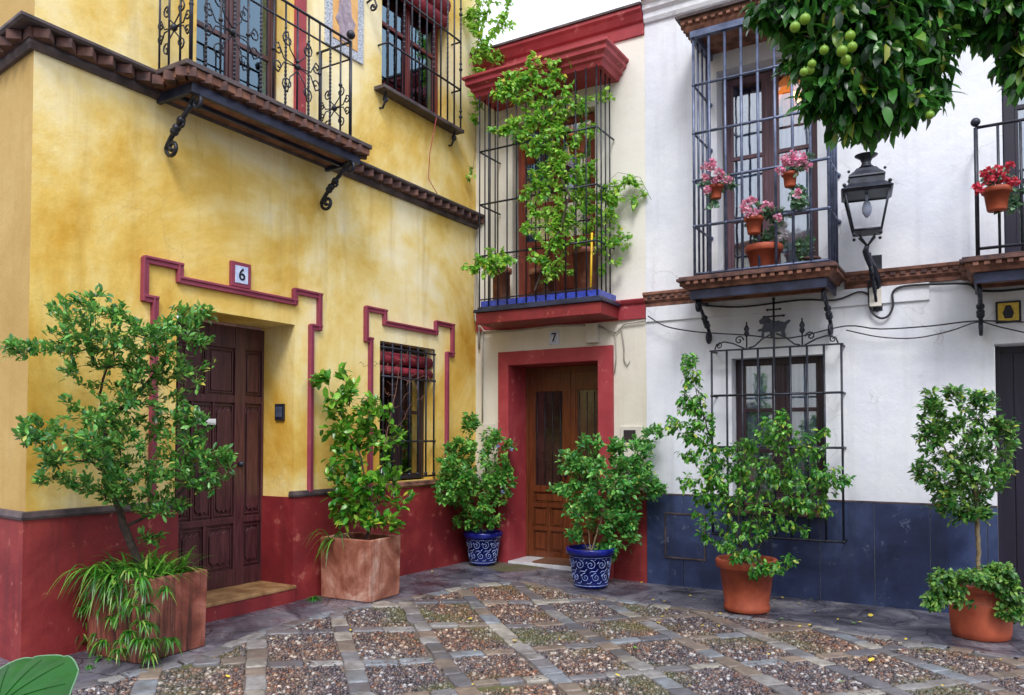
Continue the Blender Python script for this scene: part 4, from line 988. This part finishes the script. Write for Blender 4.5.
grow(Bp,sB,[(608,478,36,26,14),(600,510,34,24,12),(590,445,10,12,2),(572,462,16,12,3),(580,475,16,14,3.5),(563,492,14,8,2),(635,480,26,24,8),(640,450,18,16,3.5),(655,432,10,9,1.4),(655,490,10,10,2),(615,445,14,10,2.4),(622,515,20,20,5),(610,548,14,14,3),(575,535,9,7,1.3),(632,540,8,14,1.6)],500,.060,'leaf_mid','bark_pale',dep,.013,14,.05,asp=.58,span=.32,wallclip=c4)
# --- ficus
zz=gz(3.72,-.9)
T3=thing('potted_shrub','tall loose weeping shrub in a round clay pot before the lower barred window','potted plant',(3.715,-.905,zz))
roundpot(T3,.285,.205,.50,'terracotta',.085,.022,True); soil(T3,.24,.45)
dep=fd((3.715,-.905,1)); z0=zz+.44
def A_(l,dp=0): return [tuple(at(x,y,dep+dp)) for x,y in l]
s3=[[(3.70,-.9,z0)]+A_([(738,540),(728,505),(718,470),(708,430),(697,395),(690,362)]),[(3.73,-.92,z0)]+A_([(750,530),(760,490),(772,460),(785,435)],-.05),[(3.74,-.9,z0)]+A_([(765,535),(790,505),(812,480),(835,468)],.03),[(3.71,-.93,z0)]+A_([(738,520),(740,480),(745,450)],-.1)]
c5=lambda p:p.y<-.24
grow(T3,s3,[(690,358,8,8,1.6),(694,375,14,14,3),(688,400,16,14,4),(700,425,20,16,6),(676,425,12,9,2),(686,445,16,14,3),(712,455,20,18,6),(700,480,22,18,6),(728,480,24,24,8),(715,510,24,18,6),(745,450,16,12,3),(772,430,20,12,5),(782,415,8,8,1.2),(755,475,28,22,8),(795,445,22,16,5),(820,440,10,16,2),(800,475,32,20,9),(828,480,18,16,4),(845,478,8,5,1),(770,505,40,16,8),(815,505,26,10,3.5),(740,530,30,12,5),(785,530,22,10,2.5),(702,535,7,8,.8),(775,568,14,5,2,-.35),(745,555,14,8,2,-.3),(757,572,6,6,1.2,-.35),(728,548,10,6,1.2,-.3),(790,560,8,5,1,-.3),(716,545,6,6,.7)],640,.054,'leaf_ficus','bark',dep,.020,11,-.1,.5,asp=.52,span=.32,wallclip=c5,zmul=.7)
# --- round crowned tree right
zz=gz(5.64,-.88)
T4=thing('potted_tree','small standard tree with rounded crown in a bulging clay pot near the dark door','potted tree',(5.645,-.895,zz))
MB().lathe((0,0,0),[(.20,0),(.215,.01),(.225,.06),(.232,.2),(.225,.32),(.21,.37),(.212,.385),(.245,.40),(.25,.43),(.24,.445),(.21,.445),(.205,.40)],36).build('pot','terracotta',T4); soil(T4,.21,.42)
dep=fd((5.645,-.895,1)); z0=zz+.41
s4=[[(5.645,-.895,z0)]+A_([(978,545),(977,505),(974,470),(966,440),(960,415)]),A_([(976,500),(990,465),(1000,435)]),A_([(975,485),(950,460),(935,425)])]
grow(T4,s4,[(930,402,9,14,3),(940,420,20,14,5),(955,395,8,10,2),(972,405,12,16,4),(987,402,7,12,2),(928,440,12,20,4),(955,440,26,24,9),(985,440,24,24,8),(1003,425,12,14,2.5),(1010,440,7,10,1.2),(945,475,28,18,9),(975,480,26,20,9),(1000,470,16,20,4),(950,503,20,12,6),(978,510,18,10,5),(922,470,8,12,2),(965,518,14,6,2)],420,.058,'leaf_round','bark_pale',dep,.018,12,.3,.1,asp=.5,span=.26,wallclip=c4)
grow(T4,[[(5.645,-.895,z0),(5.645,-.92,z0+.04)]],[(945,582,16,12,6),(935,600,10,10,2.5),(958,595,12,16,3),(1000,572,16,8,5),(1010,590,12,18,5),(1018,612,6,10,1.5),(965,575,20,5,4),(990,580,14,8,3),(1005,610,8,8,1)],300,.044,'leaf_trail','twig',dep-.32,.004,12,-.1,.2,asp=.6,span=.1,names=('trailing_stems','trailing_foliage'),twr=.0014,wallclip=c4)
# --- geranium pots
def gpot(label,loc,rt,h,leafb,fl,petal='petal_pink',group='potted geraniums on the grilles',leaf='leaf_gray'):
    T=thing('geranium_pot',label,'potted flower',loc,0,group)
    roundpot(T,rt,rt*.66,h,'terracotta',h*.25,.008,n=24)
    soil(T,rt-.04 if rt>.1 else rt*.5,h-.02)
    dp=fd(loc)
    grow(T,[[Vector(loc)+Vector((0,0,h-.02)),Vector(loc)+Vector((0,-.01,h+.04))]],leafb,sum(int(b[4]) for b in leafb),.052,leaf,'twig',dp,.004,6,.1,asp=1.0,span=.06,names=('stems','foliage'),twr=.0015,zmul=.6)
    flowers(T,[at(x,y,dp-random.uniform(.05,.12)) for x,y in fl],petal,12,.034,.03); return T
p=atY(716,199,-.66); gpot('pink geranium pot hooked at the left side of the upper grille',tuple(p),.08,.14,[(713,184,14,7,14),(728,184,10,6,8),(710,202,6,10,8)],[(705,166),(712,168),(719,172),(706,176),(716,181),(728,180),(722,176),(712,163),(708,190)])
p=atY(790,187,-.68); gpot('deep pink geranium pot hanging at the right of the upper grille with leaves trailing down',tuple(p),.08,.14,[(795,168,14,7,12),(806,160,8,6,5),(798,195,8,14,16),(803,205,6,8,6)],[(785,158),(793,155),(801,156),(808,166),(796,162),(780,171),(787,163),(803,160),(798,193)])
p=atY(754,234,-.68); gpot('middle pink geranium pot above the large clay pot on the balcony',tuple(p),.095,.17,[(758,210,18,6,16),(775,214,12,8,10),(785,218,6,6,3)],[(746,204),(752,200),(757,211),(749,213),(765,205),(770,207),(778,218),(744,209)])
p=atY(764,267,-.46); gpot('large clay pot with white flowers standing on the barred balcony floor',tuple(Vector((p.x,p.y,3.272))),.185,.27,[(765,238,16,6,12),(780,232,10,8,10),(778,245,8,5,4)],[(782,228),(786,234),(779,238),(783,224)],'petal_white')
p=atY(997,211,-.68); gpot('red geranium pot hanging on the right balcony railing',tuple(p),.115,.20,[(1000,178,18,7,16),(1014,195,7,12,12),(1010,210,8,6,5),(990,178,8,6,5)],[(985,172),(991,180),(1001,177),(1009,167),(1013,181),(997,171),(977,189),(1005,182),(980,188)],'petal_red')
bsh=thing('balcony_plant','grey leaved plant in a low pot at the right end of the barred balcony','potted plant',(4.23,-.35,3.272))
roundpot(bsh,.10,.07,.12,'brick_dark',.03,.006,n=20)
grow(bsh,[[(4.23,-.35,3.38),(4.23,-.35,3.45)]],[(803,248,12,10,20)],26,.05,'leaf_gray','twig',fd((4.23,-.35,3.4)),.004,6,.1,asp=.8,span=.08,names=('stems','foliage'))
# tall clay pots on the bay ledge
for x,h_,r_,lab in ((.56,.50,.13,'narrow tall clay pot at the left end of the bay ledge'),(1.14,.42,.17,'wide clay pot in the middle of the bay ledge behind the vine'),(1.72,.60,.17,'tallest clay pot at the right end of the bay ledge beside the yellow pole')):
    b_=thing('clay_pot',lab,'pot',(x,-.27,3.201)); roundpot(b_,r_,r_*.82,h_,'terracotta_old',.07,.012,n=28); soil(b_,r_-.04,h_-.05)
# hanging pots in bay window 7
for i,(x,lab) in enumerate(((.98,'left hanging clay pot inside the bay grille of the red trimmed house'),(1.62,'right hanging clay pot inside the bay grille of the red trimmed house'))):
    h=thing('hanging_pot',lab,'pot',(x,-.30,4.95),0,'clay pots hanging in the bay grille'); roundpot(h,.13,.085,.19,'terracotta',.05,.012,n=24)
    MB().tube([(-.12,0,.18),(0,0,.5),(0,0,.87)],.003,4).tube([(.12,0,.18),(0,0,.5)],.003,4).build('wire','iron',h)
    grow(h,[[(x,-.3,5.1),(x,-.3,5.16)]],[tuple(list(w)) for w in ([(522,138,10,6,20)] if i==0 else [(580,140,14,14,30),(585,120,8,12,10)])],30,.05,'leaf_plumbago','twig',fd((x,-.3,5.1)),.004,6,.1,asp=.6,span=.08,names=('stems','foliage'))
# ================================================================== vines
dv=fd(atY(555,180,-.58))
V1=thing('climbing_vine','bright green vine spilling over the red hood and down the bay grille','vine',(1.2,-.55,3.2))
vc=lambda p:p.y<-.05
def Vv(l,Y=-.56): return [tuple(atY(x,y,Y)) for x,y in l]
vs=[Vv([(535,290),(545,260),(560,230),(570,195),(550,160),(540,120),(545,85),(535,60)]),Vv([(570,200),(600,190),(618,172),(640,178),(652,200)]),Vv([(560,235),(590,215),(612,235),(625,238)]),Vv([(535,262),(515,255),(495,262),(475,272)]),Vv([(545,110),(520,105),(500,120)])]
V1.matrix_world=Matrix.Translation(vs[0][0]); V1.location=vs[0][0]
grow(V1,vs,[(545,72,20,12,5),(530,90,26,16,9),(515,80,14,10,3),(500,92,14,8,3),(545,115,24,18,11),(520,125,20,12,6),(500,128,12,6,2),(560,140,20,18,8),(535,145,18,12,5),(575,165,22,16,7),(550,175,22,16,7),(590,185,18,14,5),(565,205,26,18,9),(535,195,16,14,3.5),(545,225,24,16,8),(575,235,24,14,6),(600,215,16,12,4),(600,245,14,10,2.5),(550,255,24,14,5),(560,275,18,10,2.5),(632,200,8,5,.8),(612,188,10,6,1.5),(612,225,16,10,2),(505,82,10,8,1.5),(560,90,18,14,4),(495,258,22,10,6),(484,270,14,8,3),(470,272,8,6,1),(600,200,18,10,3),(612,196,12,8,2),(625,182,8,8,1.6),(637,182,7,6,1.6),(645,192,7,5,1.8),(653,204,5,6,1.8),(620,240,10,6,1.2),(628,235,5,5,.5),(605,268,8,8,1),(618,262,5,5,.5),(590,130,12,10,2),(575,105,14,10,2.4),(605,96,10,6,1.2),(570,60,10,8,1),(530,60,8,6,1)],760,.056,'leaf_vine','bark',dv,.015,11,-.05,.15,asp=.82,span=.34,wallclip=vc,shape=1,zmul=.22,twr=.0022,bias=.6)
V2=thing('climbing_vine','sparse vine hanging down the house corner beside the upper yellow window grille','vine',(.12,-.15,6.66))
d2_=fd((.25,-.22,6.5)); v2c=lambda p:p.y<-.02 and p.x>.02
grow(V2,[[ (.12,-.15,7.6),(.14,-.14,7.1),(.12,-.15,6.6),(.08,-.12,6.1),(.07,-.12,5.4)],[(.14,-.14,7.0),(.4,-.2,6.9),(.6,-.22,6.75)]],[(478,5,16,12,5),(470,22,14,10,4),(488,32,16,12,6),(505,22,10,10,3),(480,50,10,10,4),(495,55,14,8,3),(478,75,8,10,3),(490,-20,20,14,5),(475,100,5,8,1.2),(474,118,5,8,1),(485,90,8,8,1.5),(470,175,3,6,.5),(505,5,8,8,1.5)],150,.066,'leaf_vine','twig',d2_,.010,9,-.1,.1,asp=.75,span=.16,wallclip=v2c,shape=1,zmul=.25,twr=.003)
# ================================================================== orange tree (trunk right of the frame)
OT=thing('orange_tree','dark leaved orange tree branch with green oranges hanging in at top right','tree',(7.6,-3.6,-.1))
do=4.0
hub=Vector((7.2,-3.9,2.6))
tr=[(7.6,-3.6,-.1),(7.58,-3.62,1.0),(7.5,-3.7,2.2),(7.4,-3.8,3.0),(7.1,-4.1,3.9)]
def O_(l,dp=0): return [tuple(at(x,y,do+dp)) for x,y in l]
ob=[tr,[(7.4,-3.8,3.0)]+O_([(1150,-60),(1040,-60),(960,-40),(900,0),(860,40),(850,80)]),[(7.1,-4.1,3.9)]+O_([(960,-120),(860,-70),(800,-20)]),O_([(1040,-60),(1010,-20),(1005,30)])]
grow(OT,ob,[(800,10,30,20,9),(780,0,16,14,4),(820,45,30,24,10),(850,20,40,26,12),(835,80,28,22,9),(870,70,34,30,13),(900,50,32,30,10),(870,105,36,18,10),(900,95,26,20,7),(920,20,30,20,5),(895,10,36,20,8),(850,118,16,10,3),(925,60,12,18,2),(948,35,10,10,1),(1000,15,26,18,8),(1012,45,16,22,6),(1018,75,8,10,1.6),(985,5,16,12,2.5),(965,-2,22,12,4),(950,8,14,8,2),(935,70,10,22,1.6),(760,8,8,10,1.2),(815,100,10,16,1.4),(940,95,8,8,.8),(860,-40,90,26,12),(960,-60,90,30,12),(1060,-20,40,60,10),(1100,-100,120,60,14),(900,-120,120,50,12),(1130,30,60,50,8,.4),(1180,-40,70,80,10,.3)],900,.088,'leaf_orange','bark',do,.075,12,-.3,.3,asp=.46,span=.26,zmul=1.3,names=('trunk','crown'),twr=.003)
for i,(x,y,r_) in enumerate(((795,27,.034),(805,19,.036),(850,36,.036),(842,51,.036),(852,47,.034),(846,60,.034),(824,50,.03),(812,64,.028),(810,70,.03),(804,72,.028),(930,115,.028))):
    c=at(x,y,do-.27+.02*(i%3)); r_*=.72; m=MB().ball((0,0,0),r_,14); m.tube([(0,0,r_*.95),(0.003,0,r_*1.3)],.003,5)
    o=m.build('orange','orange',OT); o.location=c-Vector(OT.location)
# ================================================================== foreground leaf plant
BL=thing('broad_leaf_plant','large glossy green leaf with pale edge in the near bottom left corner','plant',(4.15,-8.0,gz(4,-8)))
pc=at(18,705,1.5)
def bigleaf(c,w,l,rz,tilt):
    m=MB(); M=Matrix.Translation(c)@Matrix.Rotation(rz,4,'Z')@Matrix.Rotation(tilt,4,'X')
    rings=9; n=88; vs=[M@Vector((0,0,0))]; fs=[]
    for i in range(1,rings+1):
        t=i/rings
        for k in range(n):
            a=2*math.pi*k/n; e=1+.010*math.cos(9*a)+.02*math.cos(5*a+1); rr=t*e
            z=-.25*t*t*w+.05*w*t*(abs(math.cos(5.5*a))**.5)+.03*w*math.sin(3*a)*t; vs.append(M@Vector((w*rr*math.cos(a),l*rr*math.sin(a),z)))
    fs+=[(0,1+k,1+(k+1)%n) for k in range(n)]
    for i in range(rings-1):
        for k in range(n): a=1+i*n+k;b=1+i*n+(k+1)%n; fs.append((a,a+n,b+n,b))
    m.add(vs,fs,True); return m
def bl_mat():
    n=NT('broad_leaf'); c=n.ramp(n.noise(6,4),[(.3,C(6,52,8)),(.7,C(20,90,16))]); n.bump(n.noise(9,2),.4,.02); n.done(c,.5,spec=.25); return n.m
MAT['broad']=bl_mat()
inv=BL.matrix_world.inverted()
for k,(x,y,dp,w,l,rz,tl) in enumerate(((-3,706,1.5,.122,.15,.3,R(34)),(-90,690,1.6,.13,.15,1.2,R(25)),(-60,790,1.5,.12,.14,2.,R(20)))):
    c=at(x,y,dp); m=bigleaf(c,w,l,rz,tl); m.v=[tuple(inv@Vector(v)) for v in m.v]
    L_=m.build('leaf','broad',BL)
    n_=88; rim=[Vector(m.v[1+8*n_+k2]) for k2 in range(n_)]
    MB().tube(rim,.0022,4,True).build('leaf_edge','leaf_gray',L_)
    vb=MB()
    for j in range(11):
        kk=int(j*88/11)%88; vb.tube([Vector(m.v[0])]+[Vector(m.v[1+i_*88+kk])+Vector((0,0,.0012)) for i_ in range(8)],[.0016-.00015*q_ for q_ in range(9)],5)
    vb.build('leaf_veins','broad',L_)
    cc=inv@c; MB().tube([(0,0,0),(cc.x*.3,cc.y*.3,cc.z*.6),tuple(cc)],.006,6).build('stem','leaf_trail',BL)
# ================================================================== ground
gm=MB(); xs=[-200,-60,-20,-8]+[ -4+i*.25 for i in range(72)]+[16,30,80,200]; ys=[-200,-60,-25,-14]+[-12+i*.25 for i in range(53)]+[2,6,20,80,200]
vs=[(x,y,gz(x,y)-.012) for y in ys for x in xs]; k=len(xs)
gm.add(vs,[(j*k+i,j*k+i+1,(j+1)*k+i+1,(j+1)*k+i) for j in range(len(ys)-1) for i in range(k-1)],True)
gm.build('ground','bed',None,kind='structure')
# edge of the dark apron (plan polyline)
EL=[(.50,-12),(.50,-6.2),(.54,-5.3),(.50,-4.6),(.50,-3.6),(.66,-2.4),(.90,-1.35),(1.16,-.85),(1.6,-.92),(2.2,-.93),(3.2,-.90),(4.5,-1.08),(5.9,-1.45),(8.5,-1.9)]
EL=[(.50,-12),(.62,-6.2),(.78,-5.6),(.86,-4.9),(.66,-4.1),(.62,-3.4),(.82,-2.5),(1.0,-1.5),(1.25,-.98),(1.7,-1.02),(2.2,-1.02),(3.2,-1.12),(4.5,-1.22),(5.9,-1.5),(8.5,-1.9)]
def inside(x,y):
    """true on the cobbled side"""
    n=len(EL); poly=EL+[(9,-12)]; c=False; j=len(poly)-1
    for i in range(len(poly)):
        xi,yi=poly[i];xj,yj=poly[j]
        if (yi>y)!=(yj>y) and x<(xj-xi)*(y-yi)/(yj-yi)+xi: c=not c
        j=i
    return c
def edist(x,y):
    b=9
    for (ax,ay),(bx,by) in zip(EL,EL[1:]):
        dx,dy=bx-ax,by-ay; t=max(0,min(1,((x-ax)*dx+(y-ay)*dy)/(dx*dx+dy*dy))); b=min(b,math.hypot(x-ax-t*dx,y-ay-t*dy))
    return b
# apron as strip between wall and edge
ap=MB(); inner=[]
def dense(pl,st):
    o=[]
    for (ax,ay),(bx,by) in zip(pl,pl[1:]):
        n=max(1,int(math.hypot(bx-ax,by-ay)/st))
        for k_ in range(n): o.append((ax+(bx-ax)*k_/n,ay+(by-ay)*k_/n))
    o.append(pl[-1]); return o
E=dense(EL,.12); 
def wallpt(x,y):
    if y<-1.0 and x<1.3: return (-.1,y) if y>-5.6 else (-6,y)
    t=(x-.9)/1.0
    return None
n=len(E); ip=[]
for i,(x,y) in enumerate(E):
    if y<-5.7: ip.append((-8,y))
    elif x<1.26 and y<-.97 : ip.append((-.15,min(.3,y*1.0)))
    else: ip.append((max(-.15,x),.6))
# corner handled by wide fan
rows=10; vs=[];fs=[]
for i in range(n):
    for j in range(rows+1):
        t=j/rows; x=E[i][0]+(ip[i][0]-E[i][0])*t; y=E[i][1]+(ip[i][1]-E[i][1])*t; vs.append((x,y,gz(x,y)+.002*noise.noise(Vector((x*3,y*3,0)))))
for i in range(n-1):
    for j in range(rows): a=i*(rows+1)+j; fs.append((a,a+1,a+rows+2,a+rows+1))
ap.add(vs,fs,True)
# corner patch
cx0=next(i for i in range(n) if not(E[i][0]<1.26 and E[i][1]<-.97) and E[i][1]>-5.7)
pv=[E[cx0-1],(-.15,E[cx0-1][1]),(-.15,.6),(E[cx0][0],.6),E[cx0]]
ap.add([(x,y,gz(x,y)-.003) for x,y in pv],[(0,1,2,3,4)][::1])
ap.f[-1]=ap.f[-1][::-1]
ap.build('pavement','slab',None,kind='structure')
# visible test (with margin)
def vis(x,y,mg=60):
    v=Vector((x,y,gz(x,y)))-CAM; z=v.dot(cf)
    if z<.6: return False
    px=CX+F*v.dot(cr)/z; py=CY-F*v.dot(cu)/z
    return -mg<px<1024+mg and py<695+mg*1.3
DP=Vector((.743,-.669)); DN=Vector((.669,.743))
def w2(nn,mm): p=DN*nn+DP*mm; return p.x,p.y
stones=MB()
def stone(c,ux,lx,ly,h=.012,jit=.008):
    """rounded irregular flat stone; c plan centre; ux unit dir"""
    uy=Vector((-ux.y,ux.x)); out=[]
    for k in range(12):
        a=(-.95,-.785,-.62,.62,.785,.95,2.19,2.356,2.52,3.76,3.927,4.09)[k]; e=9; ca,sa=math.cos(a),math.sin(a); r=(abs(ca)**e+abs(sa)**e)**(-1/e)
        out.append((r*ca*lx/2+random.uniform(-jit,jit),r*sa*ly/2+random.uniform(-jit,jit)))
    vs=[];hh=h*.6+random.uniform(-.004,.004); tx,ty=random.uniform(-.02,.02),random.uniform(-.02,.02)
    for sc_,z in((1.0,-.03),(1.0,hh-.008),(.965,hh-.0015),(.82,hh),(.4,hh-.0015)):
        for u,v in out:
            p=Vector(c)+ux*(u*sc_)+uy*(v*sc_); vs.append((p.x,p.y,gz(p.x,p.y)+z+(u*tx+v*ty)*(z>-.02)+(.0018*noise.noise(Vector((p.x*25,p.y*25,0))) if z>0 else 0)))
    fs=[(i*12+k,i*12+(k+1)%12,(i+1)*12+(k+1)%12,(i+1)*12+k) for i in range(4) for k in range(12)]; fs.append(tuple(48+k for k in range(12)))
    stones.add(vs,fs,True)
sp_=.665; Ms=[3.3+.79*k for k in range(-6,7)]
BWp=.135
for k in range(-7,9):
    nn=.665*k+.01; mm=-3.
    while mm<9:
        L=random.uniform(.15,.29); c=w2(nn+random.uniform(-.008,.008),mm+L/2)
        if inside(*c) and edist(*c)>.11 and vis(*c): stone(c,DP,L-.006,BWp+.004+random.uniform(-.015,.014))
        mm+=L
for k in range(-7,9):
    n0=.665*k+.01+BWp/2; n1=.665*(k+1)+.01-BWp/2
    off=random.uniform(-.07,.07)
    for mm in Ms:
        nn=n0; nst=random.choice((2,2,3)); L=(n1-n0)/nst; jj=random.uniform(-.03,.03)
        for q_ in range(nst):
            c=w2(nn+L/2,mm+off+jj); nn+=L
            if inside(*c) and edist(*c)>.12 and vis(*c): stone(c,DN,L-.007,random.uniform(.095,.14))
# border course
i=0; Eb=dense(EL,.02); k_=0
while k_<len(Eb)-20:
    L=random.uniform(.14,.30); st_=int(L/.02); a=Vector(Eb[k_]); b=Vector(Eb[min(len(Eb)-1,k_+st_)]); d_=(b-a)
    if d_.length>.02:
        d_n=d_.normalized(); nn_=Vector((d_n.y,-d_n.x)); w=random.uniform(.10,.15); c=(a+b)/2+nn_*(w/2-.02)
        if vis(c.x,c.y): stone((c.x,c.y),d_n,d_.length-.012,w,jit=.012)
    k_+=st_
stones.build('pavement_stones','pave_stone',None,kind='structure')
# pebbles
pb=MB(); random.seed(11)
def pebble(x,y,a,b,rot,h):
    z0=gz(x,y)-.013; n=6; vs=[];ca,sa=math.cos(rot),math.sin(rot)
    for sc_,z in((1,.0),(.92,h*.6),(.55,h*.93)):
        for k in range(n):
            t=2*math.pi*k/n; u=a*sc_*math.cos(t); v=b*sc_*math.sin(t); vs.append((x+u*ca-v*sa,y+u*sa+v*ca,z0+z))
    vs.append((x,y,z0+h)); o=len(pb.v); pb.v.extend(vs)
    for i in range(2):
        for k in range(n): pb.f.append((o+i*n+k,o+i*n+(k+1)%n,o+(i+1)*n+(k+1)%n,o+(i+1)*n+k)); pb.s.append(True)
    for k in range(n): pb.f.append((o+12+k,o+12+(k+1)%n,o+18)); pb.s.append(True)
g_=.030
nn=-4.6
while nn<4.6:
    r1=((nn-.01)/.665)%1; dn=min(r1,1-r1)*.665
    if dn>BWp/2+.008:
        mm=-1.5
        while mm<8:
            N_=nn+random.uniform(-.014,.014); M_=mm+random.uniform(-.014,.014); mm+=g_
            r2=min(abs(M_-q_) for q_ in Ms)
            if r2<.045: continue
            x,y=w2(N_,M_)
            if not vis(x,y) or not inside(x,y) or edist(x,y)<.10: continue
            s_=random.uniform(.012,.021); pebble(x,y,s_*random.uniform(1,1.35),s_*.85,random.uniform(0,3.14),random.uniform(.012,.021))
    nn+=g_
pb.build('pebbles','pebble',None,kind='stuff',label='rounded pebbles set in the square cells between the paving stones',category='pebbles')
# fallen leaves
random.seed(5)
spots=[(470,577),(497,577),(545,592),(690,590),(716,603),(725,606),(760,601),(801,604),(816,612),(706,600),(740,613),(776,600),(838,620),(858,622),(870,617),(866,617),(515,640),(655,600),(640,583),(600,603),(433,660),(690,612),(905,640),(870,662),(1000,660),(930,650),(770,655),(560,640),(350,640),(610,610)]+[(random.uniform(660,860),random.uniform(594,628)) for _ in range(26)]+[(random.uniform(430,640),random.uniform(578,625)) for _ in range(10)]+[(random.uniform(200,1000),random.uniform(630,690)) for _ in range(10)]
for i,(x,y) in enumerate(spots):
    d_=ray(x,y); p=CAM+d_*((-.04-CAM.z)/d_.z); z=gz(p.x,p.y)+.018
    m=MB(); a=random.uniform(0,6.28); L=random.uniform(.02,.05) if i not in(23,14,16) else .085
    leafv(m,Vector((0,0,0)),Vector((math.cos(a),math.sin(a),.05)),Vector((0,0,1))+rnd(.2),L,L*.55,.2,-.1)
    o=m.build('fallen_leaf','yellow_leaf' if i%5 else 'leaf_vine',None,label='small fallen leaf lying on the paving in front of the houses',category='leaf',group='fallen leaves on the paving'); o.location=(p.x,p.y,z)
# ================================================================== house added unseen behind the camera, to shade lower walls and feed reflections
OH=empty('opposite_house','pale house with shuttered windows across the square behind the viewer','house',(0,-19,0))
hs_=[(x,x+1.1,z,z+1.9,.2) for x in(-9,-5.5,-2,1.5,5,8.5,12,15.5) for z in(.9,4.3)]
mw=MB().wall(-12,19,-.3,8.2,hs_); mw.v=[(x,-y,z) for x,y,z in mw.v]; mw.f=[f[::-1] for f in mw.f]; mw.build('wall','upper_white',OH)
for h in hs_:
    MB().box(h[0],h[1],-.2,-.15,h[2],h[3]).build('shutter','navy_wood',OH)
MB().box(-12,19,-6,.3,8.201,8.5).build('roof','brick',OH)
MB().box(-12,19,-.001,.03,-.3,.9).build('base','red',OH)
# ================================================================== light
w=bpy.data.worlds.new('World'); sc.world=w; w.use_nodes=True; t=w.node_tree; bg=t.nodes['Background']
sky=t.nodes.new('ShaderNodeTexSky'); sky.sky_type='NISHITA'; sky.sun_disc=False
SE,SR=R(48),R(150)
sky.sun_elevation=SE; sky.sun_rotation=SR; sky.air_density=1.0; sky.dust_density=3.0; sky.ozone_density=1.0
hs=t.nodes.new('ShaderNodeHueSaturation'); hs.inputs['Saturation'].default_value=.35
t.links.new(sky.outputs[0],hs.inputs['Color'])
# overcast: an even cloud deck in front of the clear sky
tc=t.nodes.new('ShaderNodeTexCoord'); cl=t.nodes.new('ShaderNodeTexNoise'); cl.inputs['Scale'].default_value=1.6; cl.inputs['Detail'].default_value=5; t.links.new(tc.outputs['Generated'],cl.inputs['Vector'])
rp=t.nodes.new('ShaderNodeValToRGB'); rp.color_ramp.elements[0].position=.3; rp.color_ramp.elements[0].color=(.62,.66,.76,1); rp.color_ramp.elements[1].position=.7; rp.color_ramp.elements[1].color=(.92,.95,1.0,1); t.links.new(cl.outputs[0],rp.inputs[0])
sc_=t.nodes.new('ShaderNodeVectorMath'); sc_.operation='SCALE'; sc_.inputs[3].default_value=9.0; t.links.new(rp.outputs[0],sc_.inputs[0])
# overcast deck: brighter overhead than at the horizon
sx_=t.nodes.new('ShaderNodeSeparateXYZ'); t.links.new(tc.outputs['Generated'],sx_.inputs[0])
ma=t.nodes.new('ShaderNodeMath'); ma.operation='MULTIPLY_ADD'; ma.use_clamp=False; t.links.new(sx_.outputs[2],ma.inputs[0]); ma.inputs[1].default_value=13.0; ma.inputs[2].default_value=3.4
mb_=t.nodes.new('ShaderNodeMath'); mb_.operation='MAXIMUM'; t.links.new(ma.outputs[0],mb_.inputs[0]); mb_.inputs[1].default_value=2.0; t.links.new(mb_.outputs[0],sc_.inputs[3])
mx=t.nodes.new('ShaderNodeMix'); mx.data_type='RGBA'; mx.inputs[0].default_value=.8; t.links.new(hs.outputs[0],mx.inputs[6]); t.links.new(sc_.outputs[0],mx.inputs[7])
t.links.new(mx.outputs[2],bg.inputs[0]); bg.inputs[1].default_value=.15
L=bpy.data.lights.new('sun','SUN'); L.energy=1.4; L.angle=R(18); L.color=(1,.96,.9)
lo=bpy.data.objects.new('sun',L); COL.objects.link(lo)
sd_=Vector((math.sin(SR)*math.cos(SE),math.cos(SR)*math.cos(SE),math.sin(SE)))
lo.rotation_euler=sd_.to_track_quat('Z','Y').to_euler(); lo.location=(5,-12,10)
sc.view_settings.view_transform='Standard'; sc.view_settings.look='None'; sc.view_settings.exposure=.6; sc.view_settings.gamma=1; sc.view_settings.use_curve_mapping=False
sc.cycles.max_bounces=6; sc.cycles.transparent_max_bounces=12; sc.cycles.diffuse_bounces=3; sc.cycles.glossy_bounces=3
sc.cycles.sample_clamp_indirect=6
